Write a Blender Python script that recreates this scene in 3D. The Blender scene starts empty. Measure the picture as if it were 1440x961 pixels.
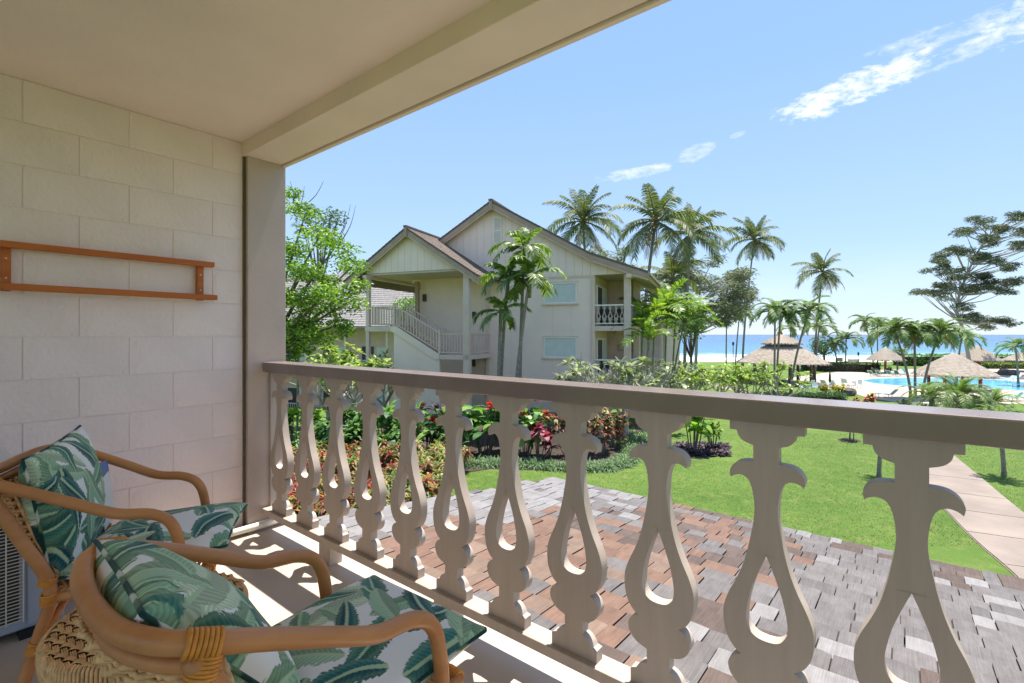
import bpy, math, random
import numpy as np
from mathutils import Vector, Matrix
from mathutils.geometry import tessellate_polygon
R = math.radians
rng = np.random.default_rng(7)
random.seed(7)
sc = bpy.context.scene
COL = sc.collection

# ------------------------------------------------------------------ camera, sky, sun, exposure
TH = 0.6747
CS, SN = math.cos(TH), math.sin(TH)
EYE = 1.25
cd = bpy.data.cameras.new('camera'); cam = bpy.data.objects.new('camera', cd); COL.objects.link(cam)
cam.location = (0, 0, EYE); cam.rotation_euler = (R(90), 0, TH)
cd.sensor_width = 36; cd.lens = 685.8 / 1440 * 36; cd.shift_y = -9.86 / 1440
cd.clip_start = 0.05; cd.clip_end = 60000
sc.camera = cam

SUN_V = Vector((0.014, 0.32, 1.0)).normalized()
SUN_EL = math.asin(SUN_V.z); SUN_AZ = math.atan2(SUN_V.x, SUN_V.y)
sd = bpy.data.lights.new('sun', 'SUN'); sun = bpy.data.objects.new('sun', sd); COL.objects.link(sun)
sd.energy = 2.9; sd.angle = R(0.5); sd.color = (1.0, 0.95, 0.87)
sun.rotation_euler = SUN_V.to_track_quat('Z', 'Y').to_euler()

sc.view_settings.view_transform = 'Standard'; sc.view_settings.look = 'None'
sc.view_settings.gamma = 1.0; sc.view_settings.exposure = 1.78; sc.view_settings.use_curve_mapping = False
sc.cycles.max_bounces = 10; sc.cycles.diffuse_bounces = 7; sc.cycles.transparent_max_bounces = 8
sc.cycles.use_denoising = True
sc.cycles.caustics_reflective = False; sc.cycles.caustics_refractive = False

class NT:
    "small helper to write node trees"
    def __init__(s, tree): s.t = tree; s.t.nodes.clear()
    def n(s, kind, **kw):
        nd = s.t.nodes.new(kind)
        for k, v in kw.items():
            if k[0] == '_': nd.inputs[int(k[1:])].default_value = v
            else: setattr(nd, k, v)
        return nd
    def l(s, a, b): s.t.links.new(a, b)
    def m(s, op, a, b=None, clamp=False):
        nd = s.t.nodes.new('ShaderNodeMath'); nd.operation = op; nd.use_clamp = clamp
        for i, v in enumerate((a, b)):
            if v is None: continue
            if isinstance(v, (int, float)): nd.inputs[i].default_value = v
            else: s.l(v, nd.inputs[i])
        return nd.outputs[0]
    def mix(s, f, a, b, mode='MIX'):
        nd = s.t.nodes.new('ShaderNodeMix'); nd.data_type = 'RGBA'; nd.blend_type = mode; nd.clamp_result = False
        for i, v in ((0, f), (6, a), (7, b)):
            if isinstance(v, (int, float)): nd.inputs[i].default_value = v
            elif isinstance(v, tuple): nd.inputs[i].default_value = v if len(v) == 4 else (*v, 1)
            else: s.l(v, nd.inputs[i])
        return nd.outputs[2]
    def noise(s, vec, scale, detail=4, rough=0.55):
        nd = s.n('ShaderNodeTexNoise'); nd.inputs['Scale'].default_value = scale
        nd.inputs['Detail'].default_value = detail; nd.inputs['Roughness'].default_value = rough
        if vec is not None: s.l(vec, nd.inputs['Vector'])
        return nd.outputs['Fac']
    def ramp(s, fac, stops):
        nd = s.n('ShaderNodeValToRGB'); e = nd.color_ramp.elements
        while len(e) < len(stops): e.new(0.5)
        for el, (p, c) in zip(e, stops):
            el.position = p; el.color = (*c, 1) if len(c) == 3 else c
        s.l(fac, nd.inputs[0]); return nd.outputs[0]

def S(r, g, b):
    f = lambda v: (v / 255 / 12.92) if v / 255 <= 0.04045 else ((v / 255 + 0.055) / 1.055) ** 2.4
    return (f(r), f(g), f(b))

def make_world():
    w = bpy.data.worlds.new('World'); sc.world = w; w.use_nodes = True
    t = NT(w.node_tree)
    sky = t.n('ShaderNodeTexSky', sky_type='NISHITA', sun_disc=False)
    sky.sun_elevation = SUN_EL; sky.sun_rotation = SUN_AZ
    sky.altitude = 0; sky.air_density = 1.0; sky.dust_density = 0.0; sky.ozone_density = 2.2
    tc = t.n('ShaderNodeTexCoord').outputs['Generated']
    sp = t.n('ShaderNodeSeparateXYZ'); t.l(tc, sp.inputs[0])
    x, y, z = sp.outputs
    xr = t.m('ADD', t.m('MULTIPLY', x, CS), t.m('MULTIPLY', y, SN))
    yf = t.m('ADD', t.m('MULTIPLY', x, -SN), t.m('MULTIPLY', y, CS))
    az = t.m('MULTIPLY', t.m('ARCTAN2', xr, yf), 57.2958)
    el = t.m('MULTIPLY', t.m('ARCSINE', z), 57.2958)
    cb = t.n('ShaderNodeCombineXYZ'); t.l(az, cb.inputs[0]); t.l(t.m('MULTIPLY', el, 2.3), cb.inputs[1])
    n1 = t.noise(cb.outputs[0], 0.30, 8, 0.66)
    n2 = t.noise(cb.outputs[0], 1.3, 5, 0.6)
    nz = t.m('ADD', t.m('MULTIPLY', t.m('SUBTRACT', n1, 0.5), 3.2), t.m('MULTIPLY', t.m('SUBTRACT', n2, 0.5), 1.2))
    tot = None
    for (a0, e0, hl, hw, sl, k) in ((34.5, 22.3, 8.2, 1.7, .155, 2.1), (42.0, 23.0, 4.5, .9, .13, 1.2), (41.5, 24.8, 6.0, .9, .02, .9), (48.0, 24.9, 5.0, 2.2, .3, 1.6),
                                    (14.0, 17.75, 5.0, .8, .11, 1.2), (20.6, 19.2, 2.6, 1.0, .25, .9), (24.8, 20.4, 1.0, .35, .2, .6), (60, 28, 8, 2, .3, .8), (-75, 30, 9, 2, .1, .7), (120, 25, 14, 2.4, .1, .8), (170, 30, 12, 2.5, -.1, .8)):
        da = t.m('SUBTRACT', az, a0); de = t.m('SUBTRACT', t.m('SUBTRACT', el, e0), t.m('MULTIPLY', da, sl))
        q = t.m('ADD', t.m('POWER', t.m('ABSOLUTE', t.m('DIVIDE', da, hl)), 2.0), t.m('POWER', t.m('ABSOLUTE', t.m('DIVIDE', de, hw)), 2.0))
        mk = t.m('MULTIPLY', t.m('SUBTRACT', 1.0, q), 1.6)
        mk = t.m('MULTIPLY', t.m('ADD', t.m('SUBTRACT', t.m('MULTIPLY', t.m('MAXIMUM', t.m('MINIMUM', mk, 1.0), -1.5), .8), .42), nz), k * .62, True)
        tot = mk if tot is None else t.m('MAXIMUM', tot, mk)
    # thin bright veil near the sea horizon, all round
    veil = t.m('MULTIPLY', t.m('SUBTRACT', 1.0, t.m('DIVIDE', t.m('ABSOLUTE', t.m('SUBTRACT', el, 4.0)), 5.0), True), t.m('MULTIPLY', n1, 0.5))
    grad = t.ramp(t.m('DIVIDE', el, 90.0, True), [(0, (.245, .312, .40)), (.06, (.21, .298, .42)), (.16, (.185, .275, .425)), (.30, (.15, .245, .425)), (1, (.12, .21, .40))])
    soft = t.mix(.82, sky.outputs[0], t.mix(1.0, grad, (10, 10, 10), 'MULTIPLY'))
    base = t.mix(veil, soft, (3.9, 4.3, 4.7))
    col = t.mix(t.m('MULTIPLY', tot, 0.95), base, (4.9, 5.0, 5.1))
    bg = t.n('ShaderNodeBackground'); bg.inputs[1].default_value = 0.074
    t.l(col, bg.inputs[0]); out = t.n('ShaderNodeOutputWorld'); t.l(bg.outputs[0], out.inputs[0])
make_world()

# ------------------------------------------------------------------ placing
def W(xc, d, zr=0.0):                 # right, forward, height relative to the eye -> world
    return Vector((xc * CS - d * SN, xc * SN + d * CS, EYE + zr))
def smooth(a, b, x):
    q = min(1, max(0, (x - a) / (b - a))); return q * q * (3 - 2 * q)
def depth_of(x, y): return -x * SN + y * CS
def G(d):                             # ground below the eye at a distance towards the sea
    return -(4.0 + 2.5 * smooth(17, 48, d) + 2.6 * smooth(112, 185, d))
def gp(px, d, dz=0.0):                # a point on the ground in the direction of photo column px
    u = (px - 720) / 685.8
    return W(u * d, d, G(d) + dz)
def pt(px, py, d):
    return W((px - 720) / 685.8 * d, d, (470.64 - py) / 685.8 * d)
def ray_ground(px, py):
    v = (py - 470.64) / 685.8; lo, hi = 6.0, 400.0
    for _ in range(50):
        m = (lo + hi) / 2
        if -G(m) / m > v: lo = m
        else: hi = m
    return gp(px, lo)

# ------------------------------------------------------------------ mesh building
class MB:
    def __init__(s): s.v = []; s.f = []; s.n = 0; s.c = []; s.col = None
    def add(s, verts, faces, col=None):
        verts = np.asarray(verts, float).reshape(-1, 3)
        s.v.append(verts); o = s.n
        for f in faces: s.f.append(np.asarray(f) + o)
        c = col if col is not None else (s.col if s.col is not None else (1, 1, 1))
        s.c.append(np.tile(np.asarray(c, float)[:3], (len(faces), 1)))
        s.n += len(verts); return s
    def blk(s, verts, quads, cols):   # arrays: verts (n,3), quads (m,k), cols (m,3)
        s.v.append(verts); s.f.extend(list(quads + s.n)); s.c.append(cols); s.n += len(verts)
    def box(s, x0, x1, y0, y1, z0, z1, M=None, col=None):
        v = [(x, y, z) for x in (x0, x1) for y in (y0, y1) for z in (z0, z1)]
        if M is not None: v = [tuple(M @ Vector(p)) for p in v]
        return s.add(v, [(0, 1, 3, 2), (4, 6, 7, 5), (0, 4, 5, 1), (2, 3, 7, 6), (0, 2, 6, 4), (1, 5, 7, 3)], col)
    def bar(s, a, b, w, h, up=(0, 0, 1), col=None):   # a beam from a to b, w across, h along up
        a = Vector(a); b = Vector(b); d = (b - a); L = d.length; d.normalize()
        sd_ = d.cross(Vector(up)).normalized(); u = sd_.cross(d)
        M = Matrix((sd_, d, u)).transposed().to_4x4(); M.translation = a
        return s.box(-w / 2, w / 2, 0, L, -h / 2, h / 2, M, col)
    def tube(s, pts, r, n=8, cap=True, col=None):
        P = [Vector(p) for p in pts]; m = len(P)
        rr = [r] * m if isinstance(r, (int, float)) else r
        V = []; F = []; prev = None
        for i, p in enumerate(P):
            t = (P[min(i + 1, m - 1)] - P[max(i - 1, 0)])
            if t.length < 1e-9: t = Vector((0, 0, 1))
            t.normalize()
            if prev is None:
                a = Vector((0, 0, 1)) if abs(t.z) < .9 else Vector((1, 0, 0))
                nx = t.cross(a).normalized()
            else:
                nx = (prev - t * prev.dot(t)); nx.normalize()
            prev = nx; ny = t.cross(nx)
            for k in range(n):
                an = 2 * math.pi * k / n
                V.append(p + (nx * math.cos(an) + ny * math.sin(an)) * rr[i])
        for i in range(m - 1):
            for k in range(n):
                k2 = (k + 1) % n
                F.append((i * n + k, i * n + k2, (i + 1) * n + k2, (i + 1) * n + k))
        if cap:
            F.append(tuple(range(n - 1, -1, -1))); F.append(tuple(range((m - 1) * n, m * n)))
        return s.add(V, F, col)
    def lathe(s, prof, n=16, c=(0, 0, 0), col=None, ang0=0.0):
        V = []; F = []
        for r, z in prof:
            for k in range(n):
                a = ang0 + 2 * math.pi * k / n
                V.append((c[0] + r * math.cos(a), c[1] + r * math.sin(a), c[2] + z))
        for i in range(len(prof) - 1):
            for k in range(n):
                k2 = (k + 1) % n
                F.append((i * n + k, i * n + k2, (i + 1) * n + k2, (i + 1) * n + k))
        return s.add(V, F, col)
    def poly_prism(s, loops, T, y0, y1, col=None):     # loops of (x,z); T maps (x,y,z)->world; first outer then holes
        tris = tessellate_polygon([[Vector((x, z, 0)) for x, z in lp] for lp in loops])
        flat = [p for lp in loops for p in lp]; n = len(flat)
        V = [T(x, y0, z) for x, z in flat] + [T(x, y1, z) for x, z in flat]
        F = [tuple(t) for t in tris] + [tuple(n + i for i in reversed(t)) for t in tris]
        o = 0
        for lp in loops:
            m = len(lp)
            for i in range(m):
                j = (i + 1) % m; F.append((o + i, o + j, n + o + j, n + o + i))
            o += m
        return s.add(V, F, col)
    def mesh(s, name, smooth=False):
        me = bpy.data.meshes.new(name)
        if not s.v: return me
        v = np.concatenate(s.v).astype(np.float32)
        lens = np.array([len(f) for f in s.f], np.int32)
        loops = np.concatenate(s.f).astype(np.int32)
        me.vertices.add(len(v)); me.vertices.foreach_set('co', v.ravel())
        me.loops.add(len(loops)); me.loops.foreach_set('vertex_index', loops)
        me.polygons.add(len(lens))
        me.polygons.foreach_set('loop_start', np.concatenate(([0], np.cumsum(lens)[:-1])).astype(np.int32))
        c = np.concatenate(s.c)
        at = me.attributes.new('Col', 'FLOAT_COLOR', 'FACE')
        at.data.foreach_set('color', np.concatenate((c, np.ones((len(c), 1))), 1).astype(np.float32).ravel())
        me.polygons.foreach_set('use_smooth', np.full(len(lens), smooth, bool))
        me.update(calc_edges=True); me.validate()
        return me
    def fix(s, me):
        import bmesh
        bm = bmesh.new(); bm.from_mesh(me); bmesh.ops.recalc_face_normals(bm, faces=bm.faces); bm.to_mesh(me); bm.free()
    def build(s, name, mat, parent=None, smooth=False, bevel=0, kind=None, loc=None, normals=True):
        me = s.mesh(name, smooth)
        if normals and len(me.polygons) < 60000: s.fix(me)
        return link(name, me, mat, parent, bevel, kind, loc)

def link(name, me, mat=None, parent=None, bevel=0, kind=None, loc=None):
    o = bpy.data.objects.new(name, me); COL.objects.link(o)
    if mat is not None and len(me.materials) == 0: me.materials.append(mat)
    if parent is not None: o.parent = parent
    if loc is not None: o.location = loc
    if bevel:
        b = o.modifiers.new('bevel', 'BEVEL'); b.width = bevel; b.segments = 2; b.limit_method = 'ANGLE'; b.angle_limit = R(35)
    if kind: o['kind'] = kind
    return o
def tag(o, label, cat, group=None):
    o['label'] = label; o['category'] = cat
    if group: o['group'] = group
    return o
def thing(name, label, cat, loc=(0, 0, 0), rz=0.0, group=None):
    o = bpy.data.objects.new(name, None); COL.objects.link(o)
    o.location = loc; o.rotation_euler = (0, 0, rz); o.empty_display_size = .2
    return tag(o, label, cat, group)
def copy_tree(o, loc=None, rz=None, label=None, scale=None, group=None):
    c = o.copy(); COL.objects.link(c)
    if loc is not None: c.location = loc
    if rz is not None: c.rotation_euler = (0, 0, rz)
    if scale is not None: c.scale = (scale,) * 3 if isinstance(scale, (int, float)) else scale
    if label: c['label'] = label
    if group: c['group'] = group
    for ch in list(o.children):
        d = ch.copy(); COL.objects.link(d); d.parent = c
        for g in list(ch.children):
            e = g.copy(); COL.objects.link(e); e.parent = d
    return c

def straps(mb, base, D, Sd, L, Wd, droop, col, prof=((0, .35), (.35, 1), (.7, .75), (1, .04)), fold=0.0, gy=None):
    base = np.asarray(base, float); N = len(base)
    D = np.asarray(D, float); Sd = np.asarray(Sd, float)
    L = np.broadcast_to(np.asarray(L, float), (N,)); Wd = np.broadcast_to(np.asarray(Wd, float), (N,)); droop = np.broadcast_to(np.asarray(droop, float), (N,))
    col = np.broadcast_to(np.asarray(col, float), (N, 3))
    k = len(prof); V = np.zeros((N, k, 2, 3))
    for i, (q, w) in enumerate(prof):
        c = base + D * (L * q)[:, None]; c[:, 2] -= droop * L * q * q
        off = Sd * (Wd * w * .5)[:, None]
        V[:, i, 0] = c - off; V[:, i, 1] = c + off
        if fold:
            V[:, i, 0, 2] += fold * Wd * w; V[:, i, 1, 2] += fold * Wd * w
    idx = np.arange(N)[:, None] * (2 * k)
    Q = np.concatenate([idx + np.array([2 * i, 2 * i + 1, 2 * i + 3, 2 * i + 2]) for i in range(k - 1)])
    mb.blk(V.reshape(-1, 3), Q, np.concatenate([col] * (k - 1)))
def unit(a): return a / np.maximum(1e-9, np.linalg.norm(a, axis=-1, keepdims=True))
def rdirs(n, zmin=-1.0, zmax=1.0):
    z = rng.uniform(zmin, zmax, n); a = rng.uniform(0, 2 * math.pi, n); r = np.sqrt(np.maximum(0, 1 - z * z))
    return np.stack((r * np.cos(a), r * np.sin(a), z), 1)
def pick(cols, n):
    c = np.array(cols, float)[rng.integers(0, len(cols), n)]
    return c * rng.uniform(.78, 1.22, (n, 1))
def leaves(mb, P, L, Wd, cols, zmin=-.6, zmax=.8, droop=.15, prof=((0, .12), (.45, 1), (1, .06))):
    n = len(P); D = rdirs(n, zmin, zmax); Sd = unit(np.cross(D, rdirs(n)))
    straps(mb, P, D, Sd, L * rng.uniform(.7, 1.3, n), Wd * rng.uniform(.8, 1.2, n), droop, cols, prof)

# ------------------------------------------------------------------ materials
MATS = {}
def paint(name, col, rough=.6, var=.06, scale=3.0, bump=.0, bscale=60, dirt=0.0, spec=.35):
    m = bpy.data.materials.new(name); m.use_nodes = True; t = NT(m.node_tree)
    b = t.n('ShaderNodeBsdfPrincipled'); o = t.n('ShaderNodeOutputMaterial'); t.l(b.outputs[0], o.inputs[0])
    tc = t.n('ShaderNodeTexCoord').outputs['Object']
    nz = t.noise(tc, scale, 5)
    lo = tuple(c * (1 - var * 1.6) for c in col); hi = tuple(min(1, c * (1 + var)) for c in col)
    c = t.ramp(nz, [(.3, lo), (.7, hi)])
    if dirt:
        d = t.noise(tc, scale * 2.7, 6, .7)
        c = t.mix(t.m('MULTIPLY', t.m('SUBTRACT', d, .55, True), dirt * 4, True), c, tuple(x * .55 for x in col))
    t.l(c, b.inputs['Base Color']); b.inputs['Roughness'].default_value = rough; b.inputs['Specular IOR Level'].default_value = spec
    if bump:
        bn = t.n('ShaderNodeBump'); bn.inputs['Strength'].default_value = bump; bn.inputs['Distance'].default_value = .01
        t.l(t.noise(tc, bscale, 4), bn.inputs['Height']); t.l(bn.outputs[0], b.inputs['Normal'])
    MATS[name] = m; return m
def mp2(t, tc, cb):
    m = t.n('ShaderNodeMapping'); m.inputs['Scale'].default_value = (3.0, 9.0, 3.0); t.l(tc, m.inputs[0])
    a = t.n('ShaderNodeVectorMath', operation='ADD'); t.l(m.outputs[0], a.inputs[0]); t.l(cb.outputs[0], a.inputs[1]); return a.outputs[0]
def wood(name, c1, c2, axis=0, rough=.6, sc_=9, stretch=18, bump=.15, rnd=0.0):
    m = bpy.data.materials.new(name); m.use_nodes = True; t = NT(m.node_tree)
    b = t.n('ShaderNodeBsdfPrincipled'); o = t.n('ShaderNodeOutputMaterial'); t.l(b.outputs[0], o.inputs[0])
    tc = t.n('ShaderNodeTexCoord').outputs['Object']
    oi = t.n('ShaderNodeObjectInfo')
    mp = t.n('ShaderNodeMapping'); s = [stretch] * 3; s[axis] = 1.5
    mp.inputs['Scale'].default_value = s; t.l(tc, mp.inputs[0])
    ad = t.n('ShaderNodeVectorMath', operation='ADD'); t.l(mp.outputs[0], ad.inputs[0])
    cb = t.n('ShaderNodeCombineXYZ')
    for i in range(3): t.l(t.m('MULTIPLY', oi.outputs['Random'], 31.0 + 7 * i), cb.inputs[i])
    t.l(cb.outputs[0], ad.inputs[1])
    nz = t.noise(ad.outputs[0], sc_ / 6, 6, .65)
    if rnd > .1: nz = t.m('ADD', t.m('MULTIPLY', nz, .62), t.m('MULTIPLY', t.noise(mp2(t, tc, cb), 1.0, 3, .6), .38))
    c = t.ramp(nz, [(.28, c2), (.72, c1)])
    if rnd:
        k = t.m('ADD', t.m('MULTIPLY', oi.outputs['Random'], 2 * rnd), 1 - rnd)
        hs = t.n('ShaderNodeHueSaturation'); t.l(c, hs.inputs['Color']); t.l(k, hs.inputs['Value']); c = hs.outputs[0]
    t.l(c, b.inputs['Base Color']); b.inputs['Roughness'].default_value = rough; b.inputs['Specular IOR Level'].default_value = .3
    if bump:
        bn = t.n('ShaderNodeBump'); bn.inputs['Strength'].default_value = bump; bn.inputs['Distance'].default_value = .004
        t.l(nz, bn.inputs['Height']); t.l(bn.outputs[0], b.inputs['Normal'])
    MATS[name] = m; return m
def foliage(name, trans=.35, rough=.5, gain=1.0):
    m = bpy.data.materials.new(name); m.use_nodes = True; t = NT(m.node_tree)
    at = t.n('ShaderNodeAttribute', attribute_name='Col')
    oi = t.n('ShaderNodeObjectInfo')
    hs = t.n('ShaderNodeHueSaturation'); t.l(at.outputs['Color'], hs.inputs['Color'])
    t.l(t.m('ADD', t.m('MULTIPLY', oi.outputs['Random'], .3), .85 * gain), hs.inputs['Value'])
    b = t.n('ShaderNodeBsdfPrincipled'); t.l(hs.outputs[0], b.inputs['Base Color']); b.inputs['Roughness'].default_value = rough
    b.inputs['Specular IOR Level'].default_value = .4
    tr = t.n('ShaderNodeBsdfTranslucent'); t.l(t.mix(1.0, hs.outputs[0], (1.25, 1.35, .7), 'MULTIPLY'), tr.inputs[0])
    mx = t.n('ShaderNodeMixShader'); mx.inputs[0].default_value = trans
    t.l(b.outputs[0], mx.inputs[1]); t.l(tr.outputs[0], mx.inputs[2])
    o = t.n('ShaderNodeOutputMaterial'); t.l(mx.outputs[0], o.inputs[0]); MATS[name] = m; return m
def fabric(name):
    m = bpy.data.materials.new(name); m.use_nodes = True; t = NT(m.node_tree)
    at = t.n('ShaderNodeAttribute', attribute_name='Print')
    b = t.n('ShaderNodeBsdfPrincipled'); t.l(at.outputs['Color'], b.inputs['Base Color']); b.inputs['Roughness'].default_value = .85
    b.inputs['Specular IOR Level'].default_value = .15; b.inputs['Sheen Weight'].default_value = .15
    tc = t.n('ShaderNodeTexCoord').outputs['Object']
    bn = t.n('ShaderNodeBump'); bn.inputs['Strength'].default_value = .25; bn.inputs['Distance'].default_value = .003
    t.l(t.noise(tc, 28, 4), bn.inputs['Height']); t.l(bn.outputs[0], b.inputs['Normal'])
    o = t.n('ShaderNodeOutputMaterial'); t.l(b.outputs[0], o.inputs[0]); MATS[name] = m; return m

CREAM = (.60, .535, .44)
m_wall = paint('block paint', (.84, .715, .70), .55, .04, 2.2, .45, 45, .05)
m_ceil = paint('ceiling paint', (.89, .755, .66), .6, .05, 1.2, .3, 34, .03)
m_beam = paint('beam paint', (.85, .72, .62), .5, .05, 2.0, .08, 60, .05)
m_post = paint('post paint', (.50, .405, .355), .5, .05, 2.0, .08, 60)
m_toprail = paint('rail cap paint', (.235, .178, .162), .2, .07, 5.0, .06, 70, .08, .6)
m_bal = wood('baluster paint', (.475, .395, .335), (.40, .33, .278), 2, .5, 8, 16, .16, .04)
m_floor = paint('floor coating', (.53, .445, .36), .45, .07, 1.8, .1, 90, .1)
m_orange = wood('orange wood', S(196, 112, 46), S(166, 84, 30), 1, .4, 9, 14, .05)
m_rattan = wood('rattan pole', S(214, 150, 96), S(180, 114, 66), 1, .32, 7, 7, .06)
m_bind = paint('rattan binding', S(216, 144, 62), .45, .18, 40, .2, 120)
m_wicker = paint('wicker strand', S(236, 186, 130), .5, .2, 55, .25, 160)
m_fab = fabric('leaf print fabric')
m_pipe = paint('white pipe', (.72, .68, .6), .5, .05, 8, 0, 10, .1)
m_leaf = foliage('leaf', .38, .45)
m_leafdull = foliage('dull leaf', .25, .6)
m_bark = paint('bark', (.16, .13, .105), .9, .35, 14, .5, 30)
m_palmbark = paint('palm trunk bark', (.27, .23, .19), .9, .25, 12, .5, 25)
m_greentrunk = paint('green palm stem', (.23, .24, .12), .7, .3, 9, .3, 20)
m_greybark = paint('grey stem bark', (.42, .39, .33), .85, .2, 10, .3, 20)
m_bwall = paint('building stucco', (.86, .69, .59), .8, .04, .8, .1, 20, .06)
m_btrim = paint('building trim', (.69, .545, .46), .7, .05, 2, .05, 20)
m_barge = paint('bargeboard paint', (.40, .29, .22), .7, .08, 3, .05, 20)
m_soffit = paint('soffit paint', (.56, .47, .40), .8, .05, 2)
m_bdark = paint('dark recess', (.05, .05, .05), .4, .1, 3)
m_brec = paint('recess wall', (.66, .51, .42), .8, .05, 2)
m_blind = paint('window blind', (.57, .62, .60), .3, .05, 3, 0, 10, 0, .6)
m_frame = paint('window frame', (.82, .77, .68), .5, .04, 3)
m_mulch = paint('mulch', (.055, .04, .03), .95, .4, 9, .6, 30)
m_deck = paint('pool deck concrete', (.45, .37, .30), .8, .1, .7, .1, 8, .1)
m_path = paint('path concrete', (.25, .20, .165), .85, .12, 1.2, .25, 40, .12)
m_sand = paint('sand', (.62, .55, .43), .9, .08, .2)
m_thatch = wood('thatch', (.46, .39, .32), (.27, .22, .175), 2, .9, 12, 9, .5)
m_redpost = paint('red post', (.33, .085, .045), .6, .1, 3)
m_white = paint('white plastic', (.78, .77, .74), .35, .03, 4)
m_sling = paint('green sling', (.06, .25, .22), .6, .1, 8)
m_aqua = paint('aqua sling', (.42, .62, .62), .6, .06, 8)
m_acbody = paint('condenser casing', (.38, .43, .52), .4, .04, 3)
m_acwire = paint('condenser guard wire', (.72, .68, .6), .4, .05, 9)
m_black = paint('black metal', (.02, .02, .022), .4, .1, 9)
m_screw = paint('steel screw', (.6, .6, .58), .3, .05, 9)
m_stone = paint('lava stone', (.12, .105, .095), .9, .4, 5, .6, 14)
m_gutter = paint('grey flashing', (.5, .49, .47), .5, .08, 4)
SH = [wood('shingle red brown', (.225, .135, .097), (.095, .056, .04), 1, .85, 10, 26, .5, .13),
      wood('shingle tan', (.25, .17, .128), (.115, .078, .058), 1, .85, 10, 26, .5, .13),
      wood('shingle grey', (.185, .168, .162), (.078, .068, .065), 1, .85, 10, 26, .5, .13),
      wood('shingle bleached', (.27, .255, .25), (.135, .123, .12), 1, .85, 10, 26, .5, .13),
      wood('shingle dark', (.14, .10, .085), (.055, .04, .033), 1, .85, 10, 26, .5, .13)]
m_roof2 = wood('roof shake', (.24, .185, .15), (.10, .08, .07), 1, .9, 14, 12, .5)
m_roof3 = wood('grey roof shake', (.36, .33, .31), (.20, .18, .17), 1, .9, 14, 12, .5)

def grass_mat():
    m = bpy.data.materials.new('lawn'); m.use_nodes = True; t = NT(m.node_tree)
    b = t.n('ShaderNodeBsdfPrincipled'); o = t.n('ShaderNodeOutputMaterial'); t.l(b.outputs[0], o.inputs[0])
    tc = t.n('ShaderNodeTexCoord').outputs['Object']
    n1 = t.noise(tc, .35, 4); n2 = t.noise(tc, 3.2, 6, .7); n3 = t.noise(tc, 24, 4, .8)
    c = t.ramp(n1, [(.3, (.070, .134, .020)), (.7, (.112, .178, .032))])
    c = t.mix(t.m('MULTIPLY', t.m('SUBTRACT', n2, .47, True), 2.6, True), c, (.20, .22, .06))
    c = t.mix(t.m('MULTIPLY', t.m('SUBTRACT', .5, n3, True), 2.6, True), c, (.04, .095, .010))
    t.l(c, b.inputs['Base Color']); b.inputs['Roughness'].default_value = .8; b.inputs['Specular IOR Level'].default_value = .15
    bn = t.n('ShaderNodeBump'); bn.inputs['Strength'].default_value = .6; bn.inputs['Distance'].default_value = .04
    t.l(t.noise(tc, 45, 3, .8), bn.inputs['Height']); t.l(bn.outputs[0], b.inputs['Normal'])
    return m
m_grass = grass_mat()
def sea_mat():
    m = bpy.data.materials.new('sea water'); m.use_nodes = True; t = NT(m.node_tree)
    b = t.n('ShaderNodeBsdfPrincipled'); o = t.n('ShaderNodeOutputMaterial'); t.l(b.outputs[0], o.inputs[0])
    tc = t.n('ShaderNodeTexCoord').outputs['Object']; sp = t.n('ShaderNodeSeparateXYZ'); t.l(tc, sp.inputs[0])
    x, d = sp.outputs[0], sp.outputs[1]     # object axes: x along the shore, y out to sea
    ld = t.m('LOGARITHM', d, 10.0)
    cb = t.n('ShaderNodeCombineXYZ'); t.l(t.m('MULTIPLY', x, .004), cb.inputs[0]); t.l(t.m('MULTIPLY', ld, 9.0), cb.inputs[1])
    n1 = t.noise(cb.outputs[0], 2.0, 4)
    dd = t.m('ADD', ld, t.m('MULTIPLY', t.m('SUBTRACT', n1, .5), .3))
    c = t.ramp(t.m('DIVIDE', dd, 4.3), [(.52, (.07, .22, .28)), (.585, (.042, .145, .25)), (.66, (.03, .105, .225)), (.9, (.022, .072, .185))])
    # foam of the shore break
    cb2 = t.n('ShaderNodeCombineXYZ'); t.l(t.m('MULTIPLY', x, .03), cb2.inputs[0]); t.l(t.m('MULTIPLY', d, .16), cb2.inputs[1])
    n2 = t.noise(cb2.outputs[0], 1.0, 6, .7)
    f = t.m('SUBTRACT', t.m('DIVIDE', t.m('SUBTRACT', 262.0, d), 55.0), t.m('MULTIPLY', t.m('SUBTRACT', n2, .35), 4.6))
    cb3 = t.n('ShaderNodeCombineXYZ'); t.l(t.m('MULTIPLY', x, .012), cb3.inputs[0]); t.l(t.m('MULTIPLY', d, .055), cb3.inputs[1])
    f2 = t.m('MULTIPLY', t.m('SUBTRACT', t.noise(cb3.outputs[0], 1.0, 4, .6), .57, True), t.m('MULTIPLY', t.m('SUBTRACT', 420.0, d, True), .09))
    fo = t.m('ADD', t.m('MAXIMUM', f, 0.0), t.m('MAXIMUM', f2, 0.0), True)
    c = t.mix(fo, c, (.82, .84, .84))
    t.l(c, b.inputs['Base Color'])
    t.l(t.m('ADD', t.m('MULTIPLY', fo, .6), .22), b.inputs['Roughness']); b.inputs['IOR'].default_value = 1.33; b.inputs['Specular IOR Level'].default_value = .25
    bn = t.n('ShaderNodeBump'); bn.inputs['Strength'].default_value = .8; bn.inputs['Distance'].default_value = 1.0
    cb4 = t.n('ShaderNodeCombineXYZ'); t.l(t.m('MULTIPLY', x, .05), cb4.inputs[0]); t.l(t.m('MULTIPLY', d, .13), cb4.inputs[1])
    t.l(t.noise(cb4.outputs[0], 1.5, 5, .65), bn.inputs['Height']); t.l(bn.outputs[0], b.inputs['Normal'])
    return m
m_sea = sea_mat()
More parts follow.
